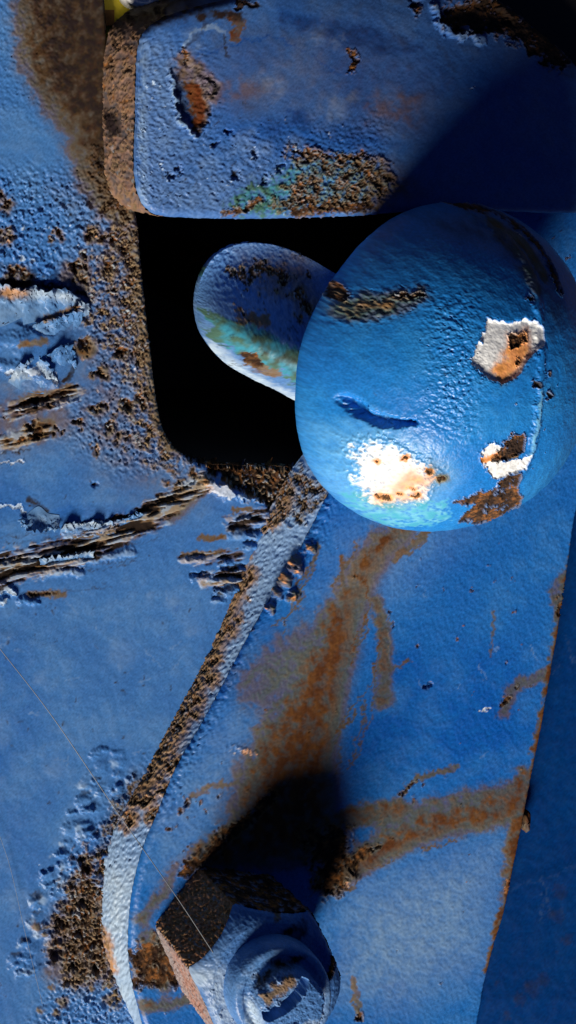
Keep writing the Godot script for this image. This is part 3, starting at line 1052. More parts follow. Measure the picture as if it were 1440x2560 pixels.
func build_arm() -> void:
	var o := PaintMap.new(200, -80, 1700, 2720)
	o.base = Color(0.016, 0.135, 0.44)
	o.deep = Color(0.004, 0.085, 0.38)
	o.pale = Color(0.05, 0.19, 0.47)
	o.grain = 2.2
	o.seed_x = 11000.0
	o.chalk = Color(0.15, 0.27, 0.47)
	o.chip = Color(0.5, 0.56, 0.62)
	o.stain_a = Color(0.155, 0.062, 0.014)
	o.stain_b = Color(0.085, 0.027, 0.007)
	o.area(B, [1000, 1640, 1420, 1640, 1330, 1960, 840, 1960, 870, 1840], 0.75, 90)
	o.area(B, [700, 1200, 800, 1240, 720, 1420, 640, 1540, 600, 1480], 0.5, 40)
	# paler lower part and left strip
	o.area(C, [880, 2240, 1240, 2120, 1200, 2400, 1000, 2500, 850, 2480], 0.75, 110)
	o.area(C, [860, 1330, 1150, 1330, 1000, 1480, 800, 1500], 0.35, 90)
	o.area(C, [380, 2050, 560, 1780, 640, 1800, 560, 2050, 400, 2200], 0.4, 60)
	o.stroke(B, [700, 1440, 650, 1545, 600, 1640, 560, 1720, 520, 1790], 7, 0.95, 0.7)
	# runs of rust from the head down to the nut
	o.stroke(S, [1000, 1325, 950, 1370, 905, 1430, 880, 1500, 850, 1570], 64, 0.66, 0.9, 84)
	o.stroke(S, [990, 1330, 930, 1385, 900, 1440], 16, 0.9, 0.7, 24)
	o.stroke(S, [850, 1540, 835, 1620, 800, 1700, 760, 1790, 720, 1880, 690, 1960, 680, 2040], 78, 0.92, 0.9, 170)
	o.stroke(S, [830, 1590, 815, 1650, 790, 1710, 760, 1790, 740, 1840], 30, 1.0, 0.5, 30)
	o.stroke(S, [940, 1500, 965, 1600, 960, 1690, 960, 1750], 26, 0.65, 0.9, 36)
	o.area(S, [640, 1640, 760, 1560, 840, 1600, 800, 1720, 640, 1780, 590, 1720], 0.5, 70)
	o.area(S, [640, 1830, 800, 1680, 870, 1690, 830, 1900, 820, 2010, 860, 2060, 760, 2100, 560, 2180, 470, 2150, 620, 2050], 0.85, 36)
	o.area(S, [680, 1820, 820, 1790, 830, 1990, 830, 2140, 560, 2160, 640, 1960], 1.0, 60)
	o.area(G, [700, 1930, 800, 1930, 840, 2120, 780, 2180, 560, 2170, 640, 2040], 0.25, 70)  # deep rust, painted darker where the nut's shadow falls
	o.area(B, [885, 1770, 940, 1740, 950, 1800, 900, 1880, 850, 1880], 0.3, 20)
	o.stroke(S, [1070, 1330, 1010, 1380, 985, 1400], 14, 0.6)
	o.stroke(S, [856, 1390, 855, 1460], 7, 0.75)
	o.stroke(S, [960, 1680, 1030, 1650], 10, 0.6, 0.8, 3)
	o.stroke(S, [1235, 1530, 1225, 1640], 9, 0.5, 0.9, 4)
	for k in [[985, 1560], [975, 1525], [1040, 1465], [1110, 1470], [1145, 1605], [1180, 1475], [1060, 1960], [1180, 1730], [1045, 1615]]:
		o.blob(R, k[0], k[1], 6, 0.8)
	o.blob(G, 1072, 1712, 12, 0.7)
	o.blob(H, 1072, 1712, 13, -7)
	o.stroke(L, [1190, 1780, 1212, 1772, 1230, 1772], 4, 0.8)
	o.stroke(S, [1260, 1780, 1280, 1720, 1380, 1680], 26, 0.45, 0.8)
	o.stroke(R, [1255, 1760, 1270, 1745], 12, 0.75)
	# stains around the nut
	o.stroke(S, [1000, 1985, 1040, 1945, 1140, 1915], 12, 0.65, 0.8)
	o.stroke(R, [1000, 1985, 1035, 1955], 8, 0.75)
	o.stroke(S, [800, 2060, 900, 2040, 1000, 2020], 50, 0.75, 0.8, 40)
	o.stroke(S, [820, 2200, 900, 2150, 1000, 2095, 1100, 2055, 1200, 2035, 1310, 2010], 56, 0.85, 0.85, 66)
	o.stroke(S, [900, 2150, 1000, 2100, 1100, 2062, 1160, 2046], 20, 1.0, 0.8, 14)
	o.stroke(S, [960, 2050, 1150, 2010, 1310, 1970], 48, 0.55, 0.9)
	o.stroke(R, [830, 2190, 880, 2155, 950, 2110], 34, 0.66, 0.8, 10)
	o.area(R, [760, 2080, 870, 2060, 880, 2170, 850, 2230, 800, 2240], 0.8, 24)
	o.blob(G, 885, 2175, 14, 0.95)
	o.blob(L, 868, 2212, 10, 0.8)
	o.blob(H, 880, 2190, 26, 7)
	o.stroke(S, [500, 2140, 620, 2060], 46, 0.8, 0.8)
	o.stroke(R, [460, 2180, 520, 2130, 600, 2070, 680, 1990], 22, 0.85, 0.8)
	o.stroke(H, [470, 2170, 520, 2130, 560, 2100], 22, 6, 0.9)
	scatter(o, R, 18, 420, 1980, 600, 2200, 5, 12, 0.8)
	o.area(S, [340, 2300, 420, 2240, 440, 2160, 380, 2260, 330, 2440, 420, 2480, 420, 2360], 0.8, 24)
	o.area(R, [320, 2380, 420, 2340, 450, 2460, 340, 2470], 0.8, 18)
	o.stroke(G, [345, 2470, 440, 2465], 7, 0.6)
	o.stroke(S, [360, 2520, 470, 2500], 26, 0.6, 0.9)
	o.stroke(S, [640, 1940, 600, 1960, 530, 1965, 480, 1990], 14, 0.5, 0.8)
	o.blob(R, 470, 2005, 12, 0.6)
	for k in 22:
		var dx := rng.randf_range(690, 980)
		var dy := rng.randf_range(1340, 1800)
		var line: Array = [dx, dy]
		for m in rng.randi_range(3, 7):
			dx += rng.randf_range(-26, 8)
			dy += rng.randf_range(18, 46)
			line.append(dx)
			line.append(dy)
		o.stroke(S, line, rng.randf_range(3.0, 7.0), rng.randf_range(0.5, 0.95), 0.9, 2.5)
	for k in 12:
		var dx := rng.randf_range(860, 1250)
		var dy := lerpf(2190, 2010, (dx - 860) / 390.0) + rng.randf_range(-40, 40)
		o.stroke(S, [dx, dy, dx + rng.randf_range(20, 70), dy - rng.randf_range(5, 30)], rng.randf_range(3, 8), 0.9, 0.9, 2.5)
	for k in 18:
		var dx := rng.randf_range(850, 1400)
		var dy := rng.randf_range(1400, 2500)
		o.stroke(C, [dx, dy, dx + rng.randf_range(-30, 30), dy + rng.randf_range(10, 60)], 2.2, 0.6, 0.9)
	# right edge
	o.stroke(S, [1440, 1380, 1420, 1480, 1400, 1560, 1360, 1790, 1330, 1930, 1300, 2060, 1270, 2230, 1240, 2340, 1215, 2430], 22, 0.95, 0.8, 12)
	o.stroke(S, [1420, 1470, 1400, 1560], 60, 0.7, 0.8, 26)
	o.stroke(S, [1320, 1960, 1290, 2150, 1270, 2250], 60, 0.85, 0.8, 30)
	o.stroke(R, [1418, 1470, 1405, 1530], 14, 0.8)
	o.stroke(L, [1270, 2205, 1262, 2232], 8, 0.85)
	o.blob(R, 900, 2540, 16, 0.65)
	o.stroke(S, [880, 2440, 890, 2500, 900, 2540], 9, 0.5)
	o.stroke(B, [900, 2470, 1010, 2462], 8, 0.7)
	# weld lumps beside the long edge
	for p in [[735, 1405, 26], [715, 1450, 24], [745, 1425, 18], [690, 1480, 20], [730, 1490, 20], [680, 1520, 18], [760, 1345, 14], [785, 1270, 14], [780, 1370, 14]]:
		o.blob(H, p[0], p[1], p[2], 12, 0.7)
		o.blob(S, p[0], p[1], p[2] * 1.1, 0.6)
		o.blob(L, p[0], p[1], p[2] * 0.8, 0.5)
	o.area(P, [720, 1180, 850, 1250, 790, 1400, 690, 1480, 640, 1570, 560, 1760, 470, 1930, 410, 2060, 380, 2000, 560, 1600], 0.4, 24)
	for s in 120:
		o.blob(R, rng.randf_range(400, 1400), rng.randf_range(1350, 2550), rng.randf_range(2, 5), 0.6)
	o.stroke(L, [570, 1870, 640, 1880], 8, 0.4)
	# above, where it runs under the head: shade painted into the colour
	o.area(G, [1200, -80, 1700, -80, 1700, 480, 1420, 600, 1200, 560], 0.15, 110)
	scatter(o, R, 16, 1330, 440, 1440, 720, 5, 16, 0.8)

	var n := 760
	var left := curve([1290, 500, 1200, 600, 1060, 800, 960, 1000, 880, 1150, 826, 1240, 785, 1320, 745, 1395, 700, 1470, 652, 1550, 610, 1625, 560, 1722, 505, 1822, 455, 1905, 425, 1970, 395, 2045, 365, 2115, 342, 2195, 330, 2260, 324, 2330, 324, 2400, 336, 2480, 356, 2560, 380, 2650, 396, 2710], n)
	var right := curve([1660, 500, 1600, 600, 1530, 900, 1470, 1160, 1440, 1300, 1426, 1400, 1414, 1480, 1402, 1560, 1385, 1660, 1357, 1820, 1335, 1930, 1310, 2060, 1285, 2180, 1262, 2290, 1243, 2350, 1217, 2450, 1197, 2560, 1180, 2650, 1170, 2710], n)
	var arm := thing("lever_arm", "broad blue steel arm slanting down the middle, streaked with rust above the nut", "lever arm", Vector3(900, 0, 1800))
	loft("face", arm, o, 330, left, ARM_H, right, ARM_H, Vector3.UP, 1.0, 22, 8, 16)
	# its thick left edge, pitted and scabby
	var o2 := PaintMap.new(200, 280, 1700, 2720)
	o2.base = Color(0.20, 0.33, 0.54)
	o2.deep = Color(0.05, 0.15, 0.40)
	o2.pale = Color(0.24, 0.34, 0.48)
	o2.chip = Color(0.55, 0.62, 0.70)
	o2.grain = 0.9
	o2.seed_x = 15000.0
	o2.area(P, [700, 1150, 860, 1230, 640, 1640, 440, 2010, 350, 2200, 340, 2720, 200, 2720, 230, 2150, 400, 1820, 600, 1400], 0.38, 20)
	for s in 54:
		var t := rng.randf()
		var cx := lerpf(730, 320, pow(t, 0.85)) + rng.randf_range(-20, 60)
		var cy := lerpf(1190, 2120, t) + rng.randf_range(-30, 30)
		var rad := rng.randf_range(7, 26)
		o2.blob(R, cx, cy, rad, 0.72)
		o2.blob(S, cx, cy, rad * 1.8, 0.6)
		o2.blob(L, cx + rng.randf_range(-20, 20), cy + rng.randf_range(-20, 20), rng.randf_range(3, 8), 0.85)
	o2.stroke(R, [575, 1480, 540, 1600, 480, 1740, 430, 1840, 380, 1930], 34, 0.46, 0.9)
	o2.stroke(S, [600, 1440, 540, 1600, 480, 1740, 430, 1840, 360, 1980], 60, 0.6, 0.9)
	o2.area(R, [700, 1150, 860, 1220, 760, 1310, 670, 1300], 0.5, 24)
	o2.stroke(S, [262, 2330, 280, 2420], 26, 0.6, 0.9)
	o2.stroke(R, [262, 2330, 275, 2390], 14, 0.55, 0.9)
	o2.chalk = Color(0.34, 0.45, 0.58)
	o2.area(C, [255, 2160, 340, 2180, 330, 2400, 380, 2720, 330, 2720, 258, 2380], 0.9, 50)  # lower edge painted paler for the light it catches
	var foot := curve([1285, 500, 1180, 600, 990, 800, 880, 960, 800, 1080, 726, 1178, 690, 1245, 655, 1310, 628, 1375, 600, 1440, 562, 1530, 520, 1625, 458, 1745, 400, 1852, 352, 1945, 308, 2010, 275, 2085, 256, 2180, 250, 2290, 262, 2385, 298, 2480, 335, 2560, 372, 2650, 390, 2710], n)
	var pos := PackedVector3Array()
	var q := PackedVector2Array()
	var nu := 70
	for j in n:
		for i in nu:
			var t := i / (nu - 1.0)
			var a := spot(left[j].x, left[j].y, ARM_H)
			a.y -= 15.0
			var b := spot(foot[j].x, foot[j].y, -6)
			pos.append(a.lerp(b, t) + Vector3(b.x - a.x, 0, b.z - a.z) * (sin(t * PI) * 0.08))
			q.append(left[j].lerp(foot[j], t))
	sheet("edge_face", arm, o2, nu, n, pos, q, Vector3(-1, 0.3, -0.4))
	# right edge, sheer
	pos = PackedVector3Array()
	q = PackedVector2Array()
	for j in n:
		for i in 12:
			var p := spot(right[j].x, right[j].y, ARM_H)
			p.y = ARM_H - 14.0 - i * 9.0
			pos.append(p)
			q.append(right[j] + Vector2(-i * 4.0, 0))
	sheet("edge_face", arm, o, 12, n, pos, q, Vector3(1, 0, 0.2))
	# a scab of rust standing off the right edge
	var sc := spot(1312, 2050, ARM_H - 20.0)
	var scab := lump("rust_scab", arm, o, sc, Vector3(13, 16, 24), Vector2(700, 1990))


# an uneven little lump
func lump(called: String, parent: Node3D, o: PaintMap, at: Vector3, size: Vector3, skin_at: Vector2) -> MeshInstance3D:
	var pos := PackedVector3Array()
	var q := PackedVector2Array()
	var nu := 25
	var nv := 14
	for j in nv:
		var ph := PI * j / (nv - 1.0)
		for i in nu:
			var th := TAU * i / (nu - 1.0)
			var d := Vector3(sin(ph) * cos(th), cos(ph), sin(ph) * sin(th))
			var k := 1.0 + 0.35 * nz_fine.get_noise_3d(d.x * 12 + at.x, d.y * 12, d.z * 12)
			pos.append(at + d * size * k)
			q.append(skin_at + Vector2(d.x, d.z) * 16.0)
	return sheet(called, parent, o, nu, nv, pos, q, Vector3.ZERO, 0.3, true)


# ------------------------------------------------------------ the pin with the domed head

var head_r := PackedFloat32Array()
const HEAD_C := Vector2(1085, 910)
const HEAD_RIM := 360.0
const HEAD_UP := 300.0

func head_radius(th: float) -> float:
	var k := fposmod(th, TAU) / TAU * head_r.size()
	var i := int(k) % head_r.size()
	return lerpf(head_r[i], head_r[(i + 1) % head_r.size()], k - floorf(k))


func head_height(rho: float) -> float:
	return HEAD_RIM + HEAD_UP * pow(maxf(0.0, 1.0 - pow(minf(rho, 1.0), 2.15)), 0.58)


func head_point(u: Vector2) -> Vector3:
	var d := u - HEAD_C
	var rho := d.length() / head_radius(d.angle())
	var p := spot(u.x, u.y, HEAD_RIM)
	p.y = head_height(rho)
	return p


# where on the head's skin a mark lies that stands at (x, y) of the measured sheet
func mark(x: float, y: float) -> Vector2:
	var want := Vector2(x, y)
	var u := want
	for k in 25:
		var p := head_point(u)
		var f := EYE_H / (EYE_H - p.y)
		var seen := Vector2(EYE_X + (p.x - EYE_X) * f, EYE_Z + (p.z - EYE_Z) * f)
		u += (want - seen) * 0.6
		var d := u - HEAD_C
		var lim := head_radius(d.angle()) * 0.995
		if d.length() > lim:
			u = HEAD_C + d.normalized() * lim
	return u


func marks(pts: Array) -> Array:
	var out := []
	for s in pts.size() / 2:
		var u := mark(pts[2 * s], pts[2 * s + 1])
		out.append(u.x)
		out.append(u.y)
	return out


func build_pin() -> void:
	var ring := curve([738, 985, 748, 880, 780, 788, 838, 688, 905, 606, 990, 540, 1090, 508, 1200, 512, 1290, 550, 1365, 622, 1410, 720, 1425, 850, 1415, 980, 1370, 1105, 1290, 1212, 1180, 1284, 1060, 1314, 960, 1308, 880, 1276, 812, 1222, 764, 1150, 742, 1070], 720, true)
	head_r.resize(360)
	for k in 360:
		var dir := Vector2.from_angle(TAU * k / 360.0)
		var best := 0.0
		for s in ring.size() - 1:
			var hit = Geometry2D.segment_intersects_segment(HEAD_C, HEAD_C + dir * 900.0, ring[s], ring[s + 1])
			if hit != null:
				best = maxf(best, HEAD_C.distance_to(hit))
		head_r[k] = best if best > 0.0 else (head_r[k - 1] if k else 350.0)
	var o := PaintMap.new(680, 440, 1500, 1380)
	o.base = Color(0.016, 0.205, 0.60)
	o.deep = Color(0.006, 0.13, 0.50)
	o.pale = Color(0.04, 0.29, 0.66)
	o.chip = Color(0.74, 0.76, 0.78)
	o.grain = 1.0
	o.gloss = 0.40
	o.shine = 0.46
	o.wave = 0.7
	o.grain = 0.8
	o.warp = 0.6
	o.teal_a = Color(0.15, 0.48, 0.66)
	o.teal_b = Color(0.06, 0.36, 0.52)
	o.stain_a = Color(0.55, 0.24, 0.03)
	o.stain_b = Color(0.28, 0.09, 0.012)
	o.chalk = Color(0.28, 0.66, 0.90)
	o.seed_x = 21000.0
	o.area(T, marks([860, 1200, 950, 1240, 1120, 1250, 1130, 1300, 950, 1310, 840, 1270]), 0.6, 20)
	o.area(L, marks([870, 1110, 960, 1095, 1030, 1130, 1100, 1180, 1065, 1255, 930, 1262, 875, 1200]), 0.72, 44)
	o.area(C, marks([830, 1090, 960, 1070, 1060, 1120, 1120, 1200, 1060, 1275, 920, 1285, 820, 1210]), 0.4, 60)
	o.area(S, marks([930, 1230, 1010, 1180, 1090, 1160, 1120, 1190, 1060, 1240, 990, 1265, 940, 1262]), 0.30, 34)
	# chips
	o.area(L, marks([1220, 792, 1250, 805, 1320, 800, 1360, 815, 1362, 860, 1330, 890, 1300, 935, 1258, 960, 1200, 935, 1180, 905, 1200, 855]), 1.0, 8)
	o.area(H, marks([1220, 792, 1250, 805, 1320, 800, 1360, 815, 1362, 860, 1330, 890, 1300, 935, 1258, 960, 1200, 935, 1180, 905, 1200, 855]), -7, 7)
	o.area(S, marks([1280, 840, 1325, 825, 1330, 880, 1290, 935, 1255, 960, 1235, 930, 1265, 890]), 0.72, 14)
	o.area(R, marks([1282, 838, 1322, 830, 1325, 850, 1295, 868, 1278, 860]), 0.85, 7)
	o.area(L, marks([1205, 1130, 1235, 1105, 1260, 1120, 1230, 1150, 1300, 1150, 1330, 1130, 1310, 1170, 1240, 1200, 1210, 1170]), 0.9, 8)
	o.area(R, marks([1255, 1115, 1290, 1085, 1312, 1090, 1310, 1125, 1270, 1150, 1230, 1155]), 0.9, 8)
	o.area(R, marks([1230, 1220, 1270, 1185, 1300, 1180, 1290, 1215, 1250, 1260, 1200, 1290, 1150, 1300, 1180, 1265, 1140, 1255]), 0.85, 9)
	o.stroke(S, marks([1215, 1150, 1240, 1140, 1290, 1140]), 9, 0.9)
	for p in [[1030, 1220, 9], [1040, 1238, 12], [1105, 1195, 12], [965, 1245, 12], [940, 1155, 6], [1000, 1235, 7], [1075, 1180, 9], [955, 1240, 8], [1015, 1145, 7]]:
		var u := mark(p[0], p[1])
		o.blob(R, u.x, u.y, p[2], 0.9)
		o.blob(S, u.x, u.y, p[2] * 1.8, 0.7)
	# brown scuffs
	o.area(S, marks([830, 740, 930, 735, 1060, 720, 1070, 745, 980, 790, 880, 800, 830, 790]), 0.6, 16)
	o.area(G, marks([840, 770, 940, 765, 1000, 750, 960, 790, 870, 800]), 0.4, 14)
	o.area(P, marks([820, 720, 1070, 710, 1070, 760, 900, 810, 820, 800]), 0.6, 16)
	o.stroke(R, marks([836, 715, 840, 745]), 14, 0.85)
	o.stroke(R, marks([1000, 740, 1055, 735]), 8, 0.7)
	o.area(P, marks([1060, 740, 1180, 740, 1180, 1100, 1060, 1060]), 0.34, 40)
	scatter(o, L, 14, 1060, 760, 1200, 1100, 2, 5, 0.8)
	scatter(o, G, 40, 800, 560, 1380, 1200, 2, 6, 0.7)
	# greasy upper rim
	o.area(G, marks([1020, 520, 1150, 505, 1280, 545, 1370, 640, 1420, 800, 1380, 840, 1340, 720, 1240, 620, 1100, 580]), 0.45, 26)
	o.stroke(R, marks([1130, 508, 1230, 528, 1310, 575, 1370, 650, 1400, 730]), 16, 0.75, 0.8)
	o.stroke(S, marks([1240, 560, 1310, 610, 1360, 690]), 22, 0.55, 0.8)
	o.stroke(L, marks([1290, 580, 1302, 590]), 5, 0.7)
	for p in [[1325, 745, 11], [1340, 960, 13], [1375, 990, 14], [1370, 940, 12], [1300, 905, 10]]:
		var u := mark(p[0], p[1])
		o.blob(R, u.x, u.y, p[2], 0.85)
		o.blob(G, u.x + 8, u.y, p[2], 0.6)
	var rim_arc := marks([1190, 548, 1262, 590, 1318, 665, 1345, 770, 1352, 900, 1345, 1030, 1325, 1140, 1285, 1215])
	o.stroke(H, rim_arc, 16, 4.5, 0.95)
	o.stroke(C, marks([1352, 980, 1342, 1060, 1322, 1140]), 7, 0.55, 0.9)
	o.stroke(S, marks([1240, 575, 1300, 640, 1340, 720]), 30, 0.4, 0.9)
	# the dent
	o.stroke(H, marks([880, 1008, 905, 1032, 945, 1050, 1000, 1058, 1030, 1056]), 27, -22, 0.95, 12)

	var pin := thing("pivot_pin", "blue domed pin head with a white chip, its rounded neck beside the black slot", "pin", Vector3(1085, ARM_H, 910))
	var nt := 860
	var nr := 330
	var pos := PackedVector3Array()
	var q := PackedVector2Array()
	var wall := 40
	for j in nr:
		for i in nt:
			var th := TAU * i / (nt - 1.0)
			var r := head_radius(th)
			var dir := Vector2.from_angle(th)
			if j < nr - wall:
				var rho := pow(maxf(j, 0.02) / (nr - wall - 1.0), 0.8)
				var u := HEAD_C + dir * r * rho
				pos.append(head_point(u))
				q.append(u)
			else:
				var t := (j - (nr - wall) + 1.0) / wall
				var u := HEAD_C + dir * r * (1.0 - 0.42 * t)
				var p := spot(u.x, u.y, HEAD_RIM)
				p.y = HEAD_RIM - t * (HEAD_RIM - ARM_H + 6.0)
				pos.append(p)
				q.append(HEAD_C + dir * (r + t * 30.0))
	sheet("head", pin, o, nt, nr, pos, q, Vector3.UP, 1.0, true)

	# the neck, rising out of the slot to the head
	var o2 := PaintMap.new(420, 540, 1100, 1200)
	o2.base = Color(0.09, 0.20, 0.43)
	o2.deep = Color(0.03, 0.13, 0.38)
	o2.pale = Color(0.20, 0.30, 0.46)
	o2.teal_a = Color(0.04, 0.24, 0.34)
	o2.teal_b = Color(0.06, 0.13, 0.10)
	o2.grain = 2.0
	o2.seed_x = 26000.0
	o2.area(P, [480, 600, 760, 620, 780, 780, 560, 760], 0.45, 40)
	o2.area(T, [500, 770, 600, 790, 720, 870, 735, 960, 650, 900, 560, 860, 510, 830], 0.95, 16)
	o2.area(G, [560, 800, 640, 830, 700, 860, 725, 920, 660, 890, 600, 850], 0.55, 14)
	o2.area(B, [700, 800, 760, 860, 760, 960, 720, 900], 0.4, 20)
	o2.stroke(R, [600, 690, 640, 670, 680, 680, 700, 690], 20, 0.75)
	o2.stroke(R, [575, 860, 600, 885], 14, 0.95)
	o2.stroke(S, [560, 770, 620, 780], 14, 0.6)
	o2.stroke(S, [590, 880, 640, 910], 16, 0.6)
	o2.stroke(R, [730, 730, 760, 790, 750, 830], 22, 0.7)
	scatter(o2, G, 90, 520, 780, 730, 930, 2, 6, 0.9)
	o2.area(S, [600, 650, 760, 640, 800, 760, 740, 800, 640, 720], 0.35, 50)
	for k in 26:
		o2.blob(R, rng.randf_range(560, 800), rng.randf_range(630, 800), rng.randf_range(4, 15), 0.8, 0.8)
	o2.blob(L, 614, 700, 8, 0.95)
	o2.stroke(C, [520, 860, 580, 915, 650, 955, 740, 1000], 26, 0.9, 0.95)  # bright lit lower edge of the neck, painted in
	scatter(o2, R, 14, 560, 640, 780, 800, 4, 12, 0.8)
	var nn := 230
	var up := curve([492, 745, 505, 690, 540, 638, 600, 610, 680, 612, 760, 640, 850, 690, 960, 750], nn)
	var dn := curve([492, 745, 494, 800, 512, 850, 560, 905, 620, 942, 690, 976, 750, 1008, 850, 1060, 960, 1110], nn)
	pos = PackedVector3Array()
	q = PackedVector2Array()
	var ns := 241
	for j in nn:
		var w := up[j].distance_to(dn[j])
		var along := j / (nn - 1.0)
		var h0 := lerpf(20, 150, along)
		for i in ns:
			var a := TAU * i / (ns - 1.0)
			var s := 0.5 - 0.5 * cos(a)
			var p2 := up[j].lerp(dn[j], s)
			var p := spot(p2.x, p2.y, h0)
			p.y = h0 + (sin(PI * pow(s, 2.0)) * w * 0.52 if sin(a) > 0 else sin(a) * w * 0.45)
			pos.append(p)
			q.append(p2 if sin(a) >= 0 else p2 + Vector2(0, 100))
	sheet("neck", pin, o2, ns, nn, pos, q, Vector3(0, 0.001, 0), 1.0, true)
	# the shank that carries the neck, down in the slot
	pos = PackedVector3Array()
	q = PackedVector2Array()
	for j in 40:
		for i in 60:
			var th := TAU * i / 59.0
			pos.append(Vector3(700 + cos(th) * 120, 90 - j * 26.0, 790 + sin(th) * 100))
			q.append(Vector2(700 + cos(th) * 120, 790 + j * 5 + sin(th) * 60))
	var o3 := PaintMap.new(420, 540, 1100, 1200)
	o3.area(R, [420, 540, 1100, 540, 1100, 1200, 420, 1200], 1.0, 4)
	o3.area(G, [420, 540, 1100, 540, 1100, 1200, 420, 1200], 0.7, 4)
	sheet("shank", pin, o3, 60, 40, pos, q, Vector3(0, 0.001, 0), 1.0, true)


# ------------------------------------------------------------ the hexagon nut on its bolt

# the bolt leans a little, and the nut with it
func leaning(p: Vector3, c: Vector3) -> Vector3:
	var k := (p.y - ARM_H) / 212.0
	var d := Vector2(p.x - c.x, p.z - c.z)
	return p + Vector3(LEAN.x * (k - 1.0), -(LEAN.x * d.x + LEAN.y * d.y) / 212.0 * 0.3 * clampf(k, 0.0, 1.0), LEAN.y * (k - 1.0))


const LEAN := Vector2(36, -30)

func build_nut() -> void:
	var o := PaintMap.new(360, 2080, 1000, 2760)
	o.base = Color(0.07, 0.18, 0.42)
	o.deep = Color(0.02, 0.09, 0.32)
	o.pale = Color(0.18, 0.29, 0.47)
	o.grain = 0.8
	o.seed_x = 31000.0
	var c := Vector2(684, 2466)
	var rad := 198.0
	var turn := deg_to_rad(187.0)
	var top_h := ARM_H + 212.0
	o.area(P, [480, 2280, 860, 2280, 860, 2600, 480, 2600], 0.14, 30)
	o.stroke(S, [700, 2290, 740, 2260, 790, 2250], 20, 0.85, 0.8)
	o.stroke(G, [620, 2420, 680, 2370, 760, 2330], 26, 0.8, 0.7)
	o.stroke(C, [490, 2450, 540, 2440, 570, 2540], 50, 0.6, 0.9)
	o.area(B, [740, 2260, 870, 2260, 870, 2420, 800, 2460], 0.6, 30)  # shade of the right chamfer, painted as deeper blue
	o.stroke(R, [830, 2440, 860, 2370], 12, 0.8)
	scatter(o, L, 24, 480, 2380, 700, 2600, 3, 8, 0.6)

	var nut := thing("hexagon_nut", "large hexagon nut with rusty brown sides at the bottom of the arm", "nut", Vector3(640, ARM_H, 2330))
	var nt := 480
	var nr := 120
	var pos := PackedVector3Array()
	var q := PackedVector2Array()
	var apo := rad * cos(PI / 6)
	for j in nr:
		for i in nt:
			var th := TAU * i / (nt - 1.0)
			var sec := fposmod(th - turn, PI / 3) - PI / 6
			# corners softened a little
			var hex := minf(apo / cos(sec), rad * 0.985)
			var t := j / (nr - 1.0)
			var r := lerpf(112.0, hex, t)
			var p := spot(c.x, c.y, top_h)
			p += Vector3(cos(th) * r, 0, sin(th) * r) * ((EYE_H - top_h) / EYE_H)
			var over := maxf(0.0, r - apo * 0.90)
			p.y = top_h - over * over * 0.012 - over * 0.35
			var e := clampf(1.0 - (hex - r) / 10.0, 0.0, 1.0)
			p.y -= 6.0 * (1.0 - sqrt(1.0 - e * e * 0.97))
			pos.append(leaning(p, spot(c.x, c.y, top_h)))
			q.append(c + Vector2(cos(th), sin(th)) * r)
	sheet("top_face", nut, o, nt, nr, pos, q, Vector3.UP, 1.0, true)
	# six flats
	var o2 := PaintMap.new(0, 0, 1300, 260)
	o2.base = Color(0.09, 0.17, 0.36)
	o2.deep = Color(0.03, 0.09, 0.28)
	o2.pale = Color(0.22, 0.27, 0.38)
	o2.grain = 3.2
	o2.stain_a = Color(0.48, 0.25, 0.11)
	o2.stain_b = Color(0.32, 0.14, 0.055)
	o2.chip = Color(0.26, 0.19, 0.18)
	o2.chalk = Color(0.30, 0.30, 0.32)
	o2.seed_x = 36000.0
	var side_len := rad
	# which flat is which: 0 starts at the corner at lower left and runs clockwise over the top
	for f in 6:
		var x0 := f * 210.0
		if f == 0:
			o2.area(R, [x0 - 5, 0, x0 + 210, 0, x0 + 205, 250, x0 - 5, 250], 0.28, 6)
			o2.area(S, [x0 - 5, 0, x0 + 210, 0, x0 + 205, 250, x0 - 5, 250], 0.85, 6)
			o2.area(C, [x0 - 5, 0, x0 + 80, 0, x0 + 60, 90, x0 - 5, 60], 0.5, 30)
			o2.area(P, [x0, 0, x0 + 210, 0, x0 + 205, 250, x0, 250], 0.45, 6)
		elif f == 5:
			o2.area(C, [x0, 0, x0 + 208, 0, x0 + 208, 250, x0, 250], 1.45, 6)
			o2.area(P, [x0, 0, x0 + 208, 0, x0 + 208, 250, x0, 250], 0.35, 6)
			o2.area(S, [x0, 60, x0 + 208, 20, x0 + 208, 120, x0, 180], 0.2, 40)
		elif f == 1 or f == 2:
			o2.area(R, [x0 - 5, 0, x0 + 210, 0, x0 + 205, 250, x0 - 5, 250], 0.7, 6)
		else:
			o2.area(S, [x0, 120, x0 + 208, 120, x0 + 208, 250, x0, 250], 0.6, 30)
	pos = PackedVector3Array()
	q = PackedVector2Array()
	nr = 84
	for j in nr:
		for i in nt:
			var th := TAU * i / (nt - 1.0)
			var ang := fposmod(th - turn, TAU)
			var f := int(ang / (PI / 3))
			var sec := fposmod(ang, PI / 3) - PI / 6
			var hex := minf(apo / cos(sec), rad * 0.985)
			var over := maxf(0.0, hex - apo * 0.90)
			var y_top := top_h - over * over * 0.012 - over * 0.35 - 5.0
			var t := j / (nr - 1.0)
			var p := spot(c.x, c.y, top_h)
			p += Vector3(cos(th) * hex, 0, sin(th) * hex) * ((EYE_H - top_h) / EYE_H)
			p.y = lerpf(y_top, ARM_H - 4.0, t)
			pos.append(leaning(p, spot(c.x, c.y, top_h)))
			q.append(Vector2(f * 210.0 + 102.0 + apo * tan(sec), t * 210.0 + 10.0))
	sheet("side_faces", nut, o2, nt, nr, pos, q, Vector3.ZERO, 1.0, true)

	# the bolt end that stands up in the nut
	var b := thing("bolt_end", "worn blue bolt end standing up in the middle of the nut", "bolt", Vector3(690, 420, 2400))
	var o3 := PaintMap.new(480, 2280, 940, 2740)
